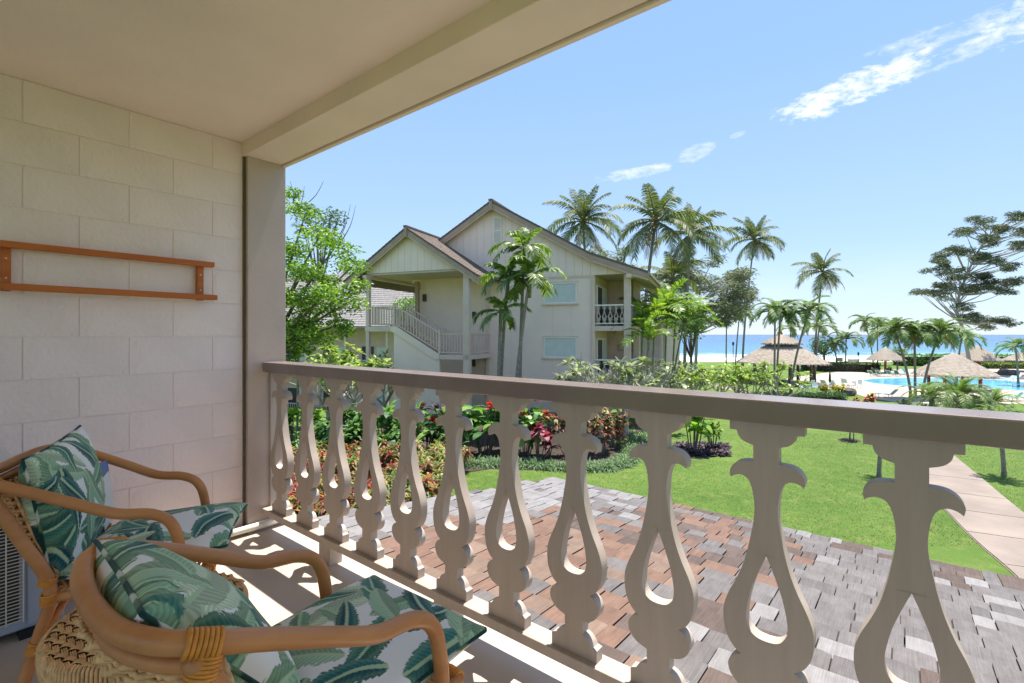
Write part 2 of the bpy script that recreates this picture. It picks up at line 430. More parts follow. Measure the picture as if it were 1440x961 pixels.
def pool_mat():
    m = bpy.data.materials.new('pool water'); m.use_nodes = True; t = NT(m.node_tree)
    b = t.n('ShaderNodeBsdfPrincipled'); o = t.n('ShaderNodeOutputMaterial'); t.l(b.outputs[0], o.inputs[0])
    tc = t.n('ShaderNodeTexCoord').outputs['Object']
    c = t.ramp(t.noise(tc, .35, 5), [(.35, (.035, .30, .47)), (.65, (.10, .44, .58))])
    t.l(c, b.inputs['Base Color']); b.inputs['Roughness'].default_value = .12; b.inputs['IOR'].default_value = 1.33
    bn = t.n('ShaderNodeBump'); bn.inputs['Strength'].default_value = .25; bn.inputs['Distance'].default_value = .1
    t.l(t.noise(tc, 2.2, 3), bn.inputs['Height']); t.l(bn.outputs[0], b.inputs['Normal'])
    return m
m_pool = pool_mat()

# ------------------------------------------------------------------ the ground, sea, path
def sheet(name, xs, ds, zf, mat, kind='structure', smooth=True):
    mb = MB(); V = [W(x, d, zf(x, d)) for d in ds for x in xs]; nx = len(xs)
    F = [(j * nx + i, j * nx + i + 1, (j + 1) * nx + i + 1, (j + 1) * nx + i) for j in range(len(ds) - 1) for i in range(nx - 1)]
    return mb.add(V, F).build(name, mat, smooth=smooth, kind=kind)
gx = [-900, -400, -200, -120, -80, -60] + list(np.arange(-50, 91, 5.0)) + [110, 150, 220, 400, 900]
gd = [-500, -200, -80, -30, -10] + list(np.arange(0, 70, 1.0)) + list(np.arange(70, 116, 5.0)) + [116]
sheet('lawn', gx, gd, lambda x, d: G(d), m_grass)
sheet('beach', gx, [113, 118, 125, 140, 155, 170, 185, 200, 230], lambda x, d: G(d) - .004 - (.02 if d < 117 else 0) - 1.2 * smooth(178, 230, d), m_sand)
mb = MB()
L_ = 30000.0
mb.add([(-L_, 150, 0), (L_, 150, 0), (L_, 700, 0), (-L_, 700, 0), (L_, 40000, 0), (-L_, 40000, 0)], [(0, 1, 2, 3), (3, 2, 4, 5)])
sea = mb.build('sea', m_sea, kind='structure'); sea.location = (0, 0, EYE - 8.75); sea.rotation_euler = (0, 0, TH)

def ribbon(name, pts, width, mat, lift=.012, kind='structure', joint=None):
    P = [Vector(p) for p in pts]; mb = MB(); V = []; F = []
    for i, p in enumerate(P):
        t = P[min(i + 1, len(P) - 1)] - P[max(i - 1, 0)]; t.z = 0; t.normalize()
        s = Vector((t.y, -t.x, 0))
        for q in (-.5, .5):
            v = p + s * width * q
            v.z = EYE + G(depth_of(v.x, v.y)) + lift + .0
            V.append(v)
    for i in range(len(P) - 1): F.append((2 * i, 2 * i + 1, 2 * i + 3, 2 * i + 2))
    return mb.add(V, F).build(name, mat, kind=kind)
def spline(pts, n):
    P = [Vector(p) for p in pts]; out = []
    for i in range(len(P) - 1):
        p0, p1, p2, p3 = P[max(i - 1, 0)], P[i], P[i + 1], P[min(i + 2, len(P) - 1)]
        for k in range(n):
            t = k / n
            out.append(.5 * ((2 * p1) + (p2 - p0) * t + (2 * p0 - 5 * p1 + 4 * p2 - p3) * t * t + (3 * p1 - p0 - 3 * p2 + p3) * t ** 3))
    out.append(P[-1]); return out
pw = spline([gp(1640, 5.5), gp(1535, 7.4), gp(1437, 9.3), gp(1370, 11.6), gp(1322, 14.6), gp(1280, 18.5), gp(1230, 25), gp(1165, 36), gp(1100, 46), gp(1030, 58), gp(960, 75)], 10)
path = ribbon('garden_path', pw, 1.5, m_path, .012)
# slab joints cut into the path: separate concrete slabs laid on it
acc = 0; last = pw[0]; seg = [pw[0]]; slabs = []
for p in pw[1:]:
    acc += (p - last).length; last = p; seg.append(p)
    if acc > 1.45: slabs.append(seg); seg = [p]; acc = 0
for sg in slabs[:16]:
    a, b = sg[0], sg[-1]; d = (b - a).normalized()
    q = [a + d * .012] + sg[1:-1] + [b - d * .012]
    ob = ribbon('slab', q, 1.46, m_path, .03, None); ob.parent = path

# ------------------------------------------------------------------ our balcony
WX = -3.2427
mb = MB(); mb.box(-4.2, 3.2, -2.6, 1.60, -.22, 0)
mb.build('balcony_floor', m_floor, kind='structure', bevel=.008)
ceiling = MB().box(-3.9, 3.2, -2.6, 1.333, 2.456, 2.62).build('ceiling', m_ceil, kind='structure')
beam = thing('ceiling_beam', 'cream boxed beam along the outer edge of the balcony ceiling', 'beam', (0, 1.333, 2.37))
MB().box(-3.9, 3.2, 0, .232, 0, .30).build('beam_box', m_beam, beam, bevel=.004)
MB().box(-3.9, 3.2, .238, .262, -.012, .30).build('drip_board', m_beam, beam, bevel=.003)

blockwall = thing('block_wall', 'cream painted concrete block wall on the left of the balcony', 'wall', (WX - .1, 0, 0))
MB().box(-.12, .0927, -2.6, 1.352, 0, 2.455).build('mortar_bed', m_wall, blockwall)
def block_mesh(w, h, seed):
    # face sheet with slightly wavy, rounded edges, standing 5 mm proud of the bed
    r = random.Random(seed); nx, nz = 9, 5; V = []; F = []
    for j in range(nz):
        for i in range(nx):
            u, v = i / (nx - 1), j / (nz - 1)
            e = min(u, 1 - u) * w; e2 = min(v, 1 - v) * h
            x = .0055 if min(e, e2) > .001 else .0025
            V.append((x + r.uniform(-.0007, .0007), (u - .5) * w, (v - .5) * h))
    for j in range(nz - 1):
        for i in range(nx - 1): F.append((j * nx + i, j * nx + i + 1, (j + 1) * nx + i + 1, (j + 1) * nx + i))
    ring = [i for i in range(nx)] + [j * nx + nx - 1 for j in range(1, nz)] + [(nz - 1) * nx + i for i in range(nx - 2, -1, -1)] + [j * nx for j in range(nz - 2, 0, -1)]
    o = len(V); V += [(-.02, V[k][1], V[k][2]) for k in ring]
    for a in range(len(ring)):
        b = (a + 1) % len(ring); F.append((ring[a], o + a, o + b, ring[b]))
    m = MB().add(V, F); me = m.mesh('block', False); m.fix(me); me.materials.append(m_wall); return me
blk_full = [block_mesh(.4064 - .0052, .2032 - .0046, k) for k in range(4)]
for c in range(13):
    zt = 2.456 - .2032 * c; zb = max(zt - .2032, 0)
    if zt <= .03: continue
    off = .3544 + (.0 if c % 2 == 0 else .2032)
    k0 = -7
    for k in range(k0, 4):
        y0 = off + .4064 * k; y1 = y0 + .4064
        y1c = min(y1, 1.350)
        if y1c - y0 < .05: continue
        if y1c < y1 - .001 or zt - zb < .2: me = block_mesh(y1c - y0 - .0045, zt - zb - .004, c * 50 + k)
        else: me = blk_full[(c * 7 + k) % 4]
        o = link('block', me, None, blockwall, 0, None, (.094 + random.uniform(-.0006, .0006), (y0 + y1c) / 2, (zt + zb) / 2))

rear = thing('rear_wall', 'unseen cream rear wall of the balcony, its doorway left wide open to let light in', 'wall', (0, -1.0, 0))  # doorway widened with no room behind, so extra light reaches the balcony
MB().box(-3.9, -2.5, -.2, 0, 0, 2.455).build('wall_panel', m_wall, rear); MB().box(2.3, 3.2, -.2, 0, 0, 2.455).build('wall_panel', m_wall, rear); MB().box(-2.5, 2.3, -.2, 0, 2.15, 2.455).build('door_head', m_wall, rear)
MB().box(-2.5, -2.42, -.15, -.05, 0, 2.15).build('door_jamb', m_frame, rear); MB().box(2.22, 2.3, -.15, -.05, 0, 2.15).build('door_jamb', m_frame, rear)
post = thing('corner_post', 'taupe painted post at the end of the block wall', 'post', (WX, 1.47, 0))
MB().box(-.2, .04, -.118, .124, 0, 2.372).build('post_casing', m_post, post, bevel=.004)
MB().box(.038, .058, .015, .121, .103, 1.012).build('end_board', m_bal, post, bevel=.002)
MB().box(-.2, .012, -.131, -.1215, 0, 2.372).build('corner_trim', paint('dark trim gap', (.13, .105, .06), .7), post)
pp = MB(); pp.tube([(WX + .03, -2.0, .035), (WX + .03, .9, .035), (WX + .06, 1.44, .04), (WX + .062, 1.60, .05)], .022, 10)
tag(pp.build('floor_pipe', m_pipe, smooth=True), 'white pipe running along the foot of the block wall', 'pipe')

# railing
rail = thing('balcony_railing', 'long taupe balcony railing with cut out fretwork balusters', 'railing', (0, 1.47, 0))
MB().box(-3.184, 1.25, -.038, .096, 1.012, 1.075).build('top_rail', m_toprail, rail, bevel=.005)
MB().box(-3.184, 1.25, -.038, .046, .103, .143).build('bottom_rail', m_bal, rail, bevel=.003)
def catmull(seg, n=5):
    if len(seg) < 3: return seg[:-1]
    out = []
    for i in range(len(seg) - 1):
        p0, p1, p2, p3 = [np.array(seg[max(0, min(len(seg) - 1, i + j))]) for j in (-1, 0, 1, 2)]
        for k in range(n):
            t = k / n
            out.append(tuple(.5 * ((2 * p1) + (p2 - p0) * t + (2 * p0 - 5 * p1 + 4 * p2 - p3) * t * t + (3 * p1 - p0 - 3 * p2 + p3) * t ** 3)))
    return out
PROF = [[(.0915, 1.012), (.0915, .985)], [(.0915, .985), (.073, .984)], [(.073, .984), (.068, .968), (.054, .955), (.031, .947)], [(.031, .947), (.031, .902)],
        [(.031, .902), (.052, .901), (.070, .896), (.084, .884), (.092, .868), (.089, .850)],
        [(.089, .850), (.078, .858), (.062, .861), (.047, .854), (.037, .836), (.031, .807), (.0285, .774), (.0305, .743), (.036, .710), (.045, .665), (.058, .615), (.075, .57), (.098, .52), (.110, .475), (.106, .42), (.088, .382), (.064, .363)],
        [(.064, .363), (.084, .353), (.096, .335), (.0975, .318), (.09, .297), (.070, .278), (.036, .266)], [(.036, .266), (.036, .222)],
        [(.036, .222), (.052, .216), (.066, .203), (.074, .188)], [(.074, .188), (.0905, .184)], [(.0905, .184), (.0905, .1432)]]
half = [p for s in PROF for p in catmull(s, 4)] + [(.0905, .1432)]
outer = half + [(-x, z) for x, z in reversed(half)]
hh = catmull([(0.0, .652), (.02, .602), (.038, .548), (.05, .485), (.046, .445), (.026, .425), (0.0, .4205)], 4)
hole = hh + [(-x, z) for x, z in reversed(hh[1:])]
hole = [(0, .4205)] + [] + [(-x, z) for x, z in reversed(hh[1:])] + hh if False else hh + [(0, .4205)] + [(-x, z) for x, z in reversed(hh[1:])]
bm_ = MB(); bm_.poly_prism([outer, hole], lambda x, y, z: (x, y, z), -.02, .02); bal_me = bm_.mesh('baluster'); bm_.fix(bal_me); bal_me.materials.append(m_bal)
for k in range(-3, 11):
    link('baluster', bal_me, None, rail, .0016, None, (.018 - .3028 * k, .006 + random.uniform(-.001, .001), 0)).rotation_euler = (0, random.uniform(-.004, .004), 0)
for x in (-2.46, -1.53, -.60, .33):
    MB().box(x - .055, x + .055, -.034, .042, 0, .103).build('foot_block', m_bal, rail, bevel=.003)

# ------------------------------------------------------------------ wooden rack on the wall
rack = thing('wall_rack', 'orange wooden rack of two long bars on the block wall', 'rack', (WX, .7, 1.45))
for z0, z1, ye in ((.196, .226, .452), (.004, .034, .468)):
    MB().box(.03, .075, -.425, ye, z0, z1).build('bar', m_orange, rack, bevel=.003)
for y in (-.42, .375):
    br = MB().box(.002, .032, y, y + .034, .0, .228).build('bracket', m_orange, rack, bevel=.003)
    for z in (.06, .15):
        MB().tube([(.031, y + .017, z), (.0345, y + .017, z)], .004, 8).build('screw', m_screw, br)

# ------------------------------------------------------------------ lower shingle roof
EY, ZE, SL = 5.1, -1.82 + EYE, .136
def roof_z(y): return ZE + (EY - y) * SL
roof = thing('shingle_roof', 'weathered wooden shingle roof sloping away below the balcony', 'roof', (0, 1.62, 0))
RX0, RX1 = -3.40, 7.5
mb = MB()
def sl(x, y, dz=0.0): return (x, y - 1.62, roof_z(y) + dz)
mb.add([sl(RX0, 1.62, -.03), sl(RX1, 1.62, -.03), sl(RX1, EY - .02, -.03), sl(RX0, EY - .02, -.03), sl(RX0, 1.62, -.16), sl(RX1, 1.62, -.16), sl(RX1, EY - .02, -.16), sl(RX0, EY - .02, -.16)],
       [(0, 1, 2, 3), (7, 6, 5, 4), (0, 4, 5, 1), (1, 5, 6, 2), (2, 6, 7, 3), (3, 7, 4, 0)])
mb.build('roof_deck', m_bdark, roof)
MB().bar(sl(RX0 - .02, 1.62, -.11), sl(RX0 - .02, EY + .01, -.11), .03, .16).build('rake_board', m_barge, roof)
MB().bar(sl(RX0, EY + .0, -.11), sl(RX1, EY + .0, -.11), .03, .16).build('eave_board', m_pipe, roof)
wallb = MB().box(-3.44, 3.2, 1.40, 1.58, -2.75, -.22).build('lower_wall', m_bwall); tag(wallb, 'plain ground floor wall below the balcony floor', 'wall')
EXPO = .178
m_under = paint('unbleached shingle', (.062, .048, .04), .95, .2, 20)
def shingle_mesh(k):
    r = random.Random(900 + k); m = MB()
    n = 4; V = []
    th = .016 + .008 * r.random()
    cup = r.uniform(-.004, .006)
    tilt = r.uniform(-.08, .08)
    ys = ((-.30, .0), (-EXPO - .004, th * .42), (0, th))
    for j, (y, z) in enumerate(ys):
        for i in range(n):
            u = i / (n - 1) - .5
            V.append((u, y + (tilt * u * .2 if j == 2 else 0), z + cup * (1 - 4 * u * u) * (.3, .6, 1)[j]))
    o = len(V)
    V += [(a, b, c - (.013 if b > -.1 else .004)) for a, b, c in V[:o]]
    F = [(i, i + 1, n + i + 1, n + i) for i in range(n - 1)] + [(n + i, n + i + 1, 2 * n + i + 1, 2 * n + i) for i in range(n - 1)]
    F += [(2 * n + i, 2 * n + i + 1, o + 2 * n + i + 1, o + 2 * n + i) for i in range(n - 1)]
    for j in range(2): F += [(j * n, j * n + n, o + j * n + n, o + j * n), (j * n + n - 1, o + j * n + n - 1, o + j * n + 2 * n - 1, j * n + 2 * n - 1)]
    m.add(V, F); m.dark = np.array([1] * (n - 1) + [0] * (len(F) - n + 1), np.int32); return m
protos = {}
for mi in range(5):
    for k in range(5):
        m = shingle_mesh(k); me = m.mesh('shingle'); m.fix(me); me.materials.append(SH[mi]); me.materials.append(m_under); me.polygons.foreach_set('material_index', m.dark); protos[mi, k] = (me, m)
tilt_x = math.atan(SL)
rows = int((EY - 1.62) / EXPO) + 1
lst = []
rr_ = random.Random(5)
for j in range(rows):
    yb = EY + .03 - EXPO * j            # butt edge
    x = RX0 - rr_.uniform(0, .1)
    while x < RX1:
        w = rr_.choice((.09, .11, .13, .16, .19, .22)) * rr_.uniform(.9, 1.1)
        xc = x + w / 2
        if xc > RX0:
            n1 = math.sin(xc * 2.1 + yb * 1.3) * .5 + math.sin(xc * .9 - yb * 2.3 + 1) * .5
            fr = (yb - 1.6) / 3.5
            p = rr_.random() + .25 * n1
            lim_l = -2.75 + .62 * fr                 # bleached on the left, wet brown in the middle, grey on the right
            g = smooth(-1.3, -.5, xc + .2 * n1 + .3 * (rr_.random() - .5) - .1 * fr)
            if xc < lim_l + .18 * n1 + .55 * (rr_.random() - .5): mi = 3 if p < .80 else 2
            elif rr_.random() < g: mi = 2 if p < .74 else (3 if p < .92 else 4)
            elif fr > .55: mi = (4 if p < .55 else 0 if p < .85 else 2)
            else: mi = 0 if p < .46 else (1 if p < .88 else 2)
            lst.append((xc, yb + rr_.uniform(-.010, .010), w - .007, mi, rr_.randrange(5), rr_.uniform(-.012, .012)))
        x += w
def area_px(e):
    xc, y, w = e[:3]; d = depth_of(xc, y); z = roof_z(y) - EYE
    if d < .4: return 0
    u = (xc * CS + y * SN) / d * 685.8 + 720; v = 470.64 - z / d * 685.8
    if not (-10 < u < 1470 and v < 985): return 0
    return w * EXPO / d / d
lst.sort(key=area_px, reverse=True)
rest = {}
for i, (xc, y, w, mi, k, ro) in enumerate(lst):
    M = Matrix.Translation((xc, y - 1.62, roof_z(y) + .008)) @ Matrix.Rotation(-tilt_x + .012, 4, 'X') @ Matrix.Rotation(ro, 4, 'Z') @ Matrix.Diagonal((w, 1, 1, 1))
    if i < 300:
        o = link('shingle', protos[mi, k][0], None, roof); o.matrix_local = M
    else:
        b = rest.setdefault(mi, MB()); src = protos[mi, k][1]
        v = np.concatenate(src.v); v = v @ np.array(M.to_3x3()).T + np.array(M.translation)
        b.add(v, src.f); b.dk = getattr(b, 'dk', []) + list(src.dark)
restm = MB(); midx = []
for mi, b in rest.items():
    restm.add(np.concatenate(b.v), b.f); midx += [5 if q else mi for q in b.dk]
ob = restm.build('far_shingles', None, roof, kind='stuff', normals=False)
for m in SH + [m_under]: ob.data.materials.append(m)
ob.data.polygons.foreach_set('material_index', np.array(midx, np.int32)); restm.fix(ob.data)

# ------------------------------------------------------------------ rattan chairs, cushions, stool, condenser
def coil(mb, p, axis, r, turns, wr=.0034):
    p = Vector(p); a = Vector(axis).normalized()
    q = a.cross(Vector((0, 0, 1)) if abs(a.z) < .9 else Vector((1, 0, 0))).normalized(); w = a.cross(q)
    for i in range(turns):
        c = p + a * (i - (turns - 1) / 2) * wr * 1.75
        n = 14; pts = [c + (q * math.cos(2 * math.pi * k / n) + w * math.sin(2 * math.pi * k / n)) * r for k in range(n + 1)]
        mb.tube(pts, wr, 5, cap=False)
def make_chair(label, loc, rz, group):
    t = thing('rattan_chair', label, 'chair', loc, rz, group)
    rt = [(.243, .055, 0), (.243, .05, .30), (.243, .038, .50), (.243, .012, .592), (.244, -.045, .632), (.248, -.14, .648), (.258, -.25, .70), (.264, -.36, .752), (.259, -.45, .789), (.214, -.500, .796), (.12, -.526, .790), (0, -.532, .785)]
    loop = spline(rt + [(-x, y, z) for x, y, z in reversed(rt[:-1])], 5)
    m = MB(); m.tube(loop, .0178, 14)
    low = [p + Vector((0, .004, -.034)) for p in loop if p.y < -.43 and p.z > .6]
    m.build('arm_loop', m_rattan, t, smooth=True)
    MB().tube(low, .0128, 10).build('lower_back_pole', m_rattan, t, smooth=True)
    for s in (1, -1):
        m = MB(); m.tube(spline([(s * .2585, -.467, .775), (s * .249, -.385, .60), (s * .24, -.315, .43), (s * .243, -.345, .27), (s * .25, -.42, 0)], 5), .0185, 12)
        lg = m.build('rear_leg', m_rattan, t, smooth=True)
        for p, ax, r_, n_ in (((s * .2575, -.455, .752), (0, .3, .9), .0205, 8), ((s * .241, -.322, .455), (0, .35, .9), .0205, 5), ((s * .240, -.318, .395), (0, 0, 1), .0205, 6), ((s * .244, -.35, .25), (0, .3, 1), .0205, 6)):
            m = MB(); coil(m, p, ax, r_, n_); m.build('binding', m_bind, lg, smooth=True)
        for p, ax, r_, n_, w_ in (((s * .2585, -.455, .790), (s * -.25, -.85, .25), .0190, 7, .004), ((s * .243, .05, .40), (0, 0, 1), .0225, 8, .0034), ((s * .2435, .052, .19), (0, 0, 1), .0225, 6, .0034)):
            m = MB(); coil(m, p, ax, r_, n_, w_); m.build('arm_binding', m_bind, t, smooth=True)
        MB().tube([(s * .243, -.345, .26), (s * .243, -.1, .235), (s * .243, .05, .19)], .0125, 9).build('stretcher', m_rattan, t, smooth=True)
        MB().tube(spline([(s * .243, -.33, .27), (s * .21, -.3, .35), (s * .12, -.29, .395)], 4), .0115, 8).build('brace', m_rattan, t, smooth=True)
    fr = [(.22, .12, .40), (-.22, .12, .40), (-.235, .0, .40), (-.235, -.30, .395), (-.2, -.34, .395), (.2, -.34, .395), (.235, -.30, .395), (.235, 0, .40), (.22, .12, .40)]
    MB().tube(fr, .0155, 10).build('seat_frame', m_rattan, t, smooth=True)
    m = MB()
    for i in range(27):
        y = .115 - i * .017; m.tube([(-.23, y, .405), (-.08, y, .402 - .006), (.08, y, .402 - .006), (.23, y, .405)], .0068, 6)
    m.build('seat_weave', m_wicker, t, smooth=True)
    for i in range(9):
        m = MB(); coil(m, (-.2 + i * .05, .12, .40), (1, 0, 0), .0185, 7, .0035); m.build('front_binding', m_bind, t, smooth=True)
    # woven back: bent ribs with strands running in and out round them
    m = MB(); nr = 21
    ribs = []
    for i in range(nr):
        q = (i / (nr - 1) - .5) * 2.0
        ang = q * 1.18
        top = Vector((.228 * math.sin(ang), -.345 - .20 * math.cos(ang), .755)); bot = Vector((.215 * math.sin(ang), -.23 - .15 * math.cos(ang), .405))
        ribs.append((bot, top)); m.tube([bot, bot.lerp(top, .5) + Vector((0, -.012, 0)), top], .0052, 6)
    for j in range(26):
        f = (j + .5) / 26; pts = []
        for i, (b, tp) in enumerate(ribs):
            p = b.lerp(tp, f) + Vector((0, -.012 * 4 * f * (1 - f), 0)); o = Vector((p.x, p.y + .3, 0)).normalized()
            pts.append(p + o * (.0062 if (i + j) % 2 else -.0062))
        m.tube(spline(pts, 2), .0062, 5, cap=False)
    m.build('woven_back', m_wicker, t, smooth=True)
    return t

LEAFC = [S(30, 82, 88), S(40, 98, 100), S(60, 114, 108), S(104, 146, 118), S(132, 166, 132), S(184, 196, 166), S(58, 108, 92), S(150, 176, 146)]
def leaf_print(P, seed, ext):
    r = np.random.default_rng(seed)
    C = np.tile(np.array(S(238, 233, 226)), (len(P), 1))
    for i in range(43):
        c = r.uniform(-ext, ext, 2); a = r.uniform(0, 2 * math.pi); L = r.uniform(.15, .26); w = L * r.uniform(.15, .21); k = r.uniform(-1.6, 1.6)
        d = P - c; x = d[:, 0] * math.cos(a) + d[:, 1] * math.sin(a) + L / 2; y = -d[:, 0] * math.sin(a) + d[:, 1] * math.cos(a)
        y = y - k * (x - L / 2) ** 2 * .9
        q = np.clip(x / L, 0, 1)
        hw = w * np.sin(math.pi * q ** .8) ** .62
        vein = (x - np.abs(y) * .9)
        ph = vein / .0125 + r.uniform(0, 1); fr = ph - np.floor(ph); cell = np.floor(ph)
        hsh = np.abs(np.sin(cell * 12.9898 + i * 3.3) * 43758.5453) % 1
        hw = hw * (1 - .22 * hsh * np.abs(fr - .5) * 2 - .10 * hsh)
        ins = (x > 0) & (x < L) & (np.abs(y) < hw)
        base = np.array(LEAFC[r.integers(0, len(LEAFC))]); side = 1.0 + .22 * np.sign(y) * r.choice((-1, 1))
        col = base[None] * side[:, None] * (1 + .5 * (np.abs(fr - .5) * 2 - .5))[:, None]
        hi = np.exp(-((np.abs(y) / (hw + 1e-6) - .75) / .2) ** 2) * .25
        col = col * (1 - hi[:, None]) + np.array(S(160, 185, 140)) * hi[:, None]
        rib = (np.abs(y) < .0026 + .0028 * (1 - q))
        col[rib] = np.array(S(176, 196, 156))
        edge = np.abs(y) > hw * .95; col[edge] *= .7
        C[ins] = col[ins]
    return C
def cushion(name, label, cat, size, thick, M, seed, group, n=190, pinch=.05, sag=.0):
    w, h = size; me_v = []; me_f = []; o = 0; cols = []
    u = np.linspace(-1, 1, n); U, V = np.meshgrid(u, u)
    r = np.random.default_rng(seed + 50)
    X = w / 2 * U * (1 - pinch * (1 - V * V) * U * U); Y = h / 2 * V * (1 - pinch * (1 - U * U) * V * V)
    H = thick / 2 * np.clip((1 - U ** 2) * (1 - V ** 2), 0, 1) ** .40
    wr = np.zeros_like(U)
    for cx, cy in ((-1, -1), (1, -1), (1, 1), (-1, 1)):
        dd = np.hypot(U - cx, V - cy); an = np.arctan2(V - cy, U - cx); wr += np.sin(an * 11 + r.uniform(0, 6)) * np.exp(-dd * 1.6) * np.minimum(dd * 3, 1)
    wr += .5 * np.sin(U * 3.1 + V * 2.2 + r.uniform(0, 6)) * np.sin(V * 2.7 + 1)
    E = np.minimum(1, (1 - np.maximum(np.abs(U), np.abs(V))) * 6)
    for sgn in (1, -1):
        Z = sgn * H + (wr * .006 * E if sgn > 0 else 0) - sag * (1 - U ** 2) * (1 - V ** 2)
        me_v.append(np.stack((X, Y, Z), -1).reshape(-1, 3))
        a = (np.arange(n - 1)[:, None] * n + np.arange(n - 1)[None]).ravel() + o
        q = np.stack((a, a + 1, a + n + 1, a + n), 1); me_f.append(q if sgn > 0 else q[:, ::-1]); o += n * n
        cols.append(leaf_print(np.stack((X, Y), -1).reshape(-1, 2), seed + (0 if sgn > 0 else 9), max(w, h) * .55))
    mb = MB(); v = np.concatenate(me_v); f = np.concatenate(me_f)
    mb.blk(v, f, np.ones((len(f), 3))); me = mb.mesh(name, True)
    at = me.attributes.new('Print', 'FLOAT_COLOR', 'POINT')
    at.data.foreach_set('color', np.concatenate((np.concatenate(cols), np.ones((len(v), 1))), 1).astype(np.float32).ravel())
    ob = link(name, me, m_fab); ob.matrix_world = M; tag(ob, label, cat, group)
    # piping along the seam, printed like the cloth
    bd = [(0, i) for i in range(n)] + [(j, n - 1) for j in range(1, n)] + [(n - 1, i) for i in range(n - 2, -1, -1)] + [(j, 0) for j in range(n - 2, 0, -1)]
    pts = [Vector((X[j, i], Y[j, i], -sag * (1 - U[j, i] ** 2) * (1 - V[j, i] ** 2))) for j, i in bd[::4]]; pts.append(pts[0])
    pm = MB(); pm.tube(pts, .0048, 7, cap=False); pme = pm.mesh('piping', True); pm.fix(pme)
    k = len(pme.vertices); tone = np.zeros((k, 4), np.float32); tone[:, 3] = 1
    pal = np.array([S(28, 62, 60), S(96, 120, 88), S(200, 200, 186), S(34, 74, 66)])
    for i in range(k): tone[i, :3] = pal[int(i / 7 / 3.7) * 7 % 4]
    at = pme.attributes.new('Print', 'FLOAT_COLOR', 'POINT'); at.data.foreach_set('color', tone.ravel())
    link('piping', pme, m_fab, ob); return ob

C2 = Matrix.Translation((-1.072, .735, 0))
C1 = Matrix.Translation((-2.213, .69, 0)) @ Matrix.Rotation(-R(28.2), 4, 'Z')
ch2 = make_chair('rattan armchair in the foreground nearest the camera with its rounded back', (-1.072, .735, 0), 0, 'rattan armchairs on the balcony')
ch1 = copy_tree(ch2, (-2.213, .69, 0), -R(28.2), 'rattan armchair further back beside the block wall and the condenser')
T = Matrix.Translation; RX = lambda a: Matrix.Rotation(R(a), 4, 'X'); RY = lambda a: Matrix.Rotation(R(a), 4, 'Y'); RZ = lambda a: Matrix.Rotation(R(a), 4, 'Z')
cushion('seat_cushion', 'leaf print seat cushion lying on the rattan chair nearest the camera', 'cushion', (.47, .52), .13, C2 @ T((.0, -.05, .468)) @ RX(3) @ RZ(1.5), 11, 'leaf print cushions')
cushion('seat_cushion', 'leaf print seat cushion lying on the rattan chair by the block wall', 'cushion', (.47, .50), .13, C1 @ T((0, -.055, .468)) @ RX(4) @ RZ(-3), 21, 'leaf print cushions')
cushion('throw_pillow', 'leaf print throw pillow leaning low in the rattan chair nearest the camera', 'pillow', (.40, .40), .17, C2 @ T((-.035, -.365, .665)) @ RZ(-3) @ RX(-50), 31, 'leaf print pillows')
cushion('throw_pillow', 'leaf print throw pillow standing upright in the rattan chair by the block wall', 'pillow', (.45, .45), .16, C1 @ T((.0, -.355, .645)) @ RX(-82) @ RZ(4), 41, 'leaf print pillows')
fo = thing('folder', 'thin blue and white folder tucked behind the upright throw pillow', 'folder', tuple((C1 @ Vector((-.175, -.285, .50)))), -R(28.2))
MB().box(-.06, .05, 0, .006, 0, .235, RY(-3) @ RX(8)).build('cover', paint('blue card', S(110, 132, 178), .5), fo)
MB().box(-.05, .075, .0065, .010, 0, .19, RY(12) @ RX(4)).build('paper', m_white, fo)

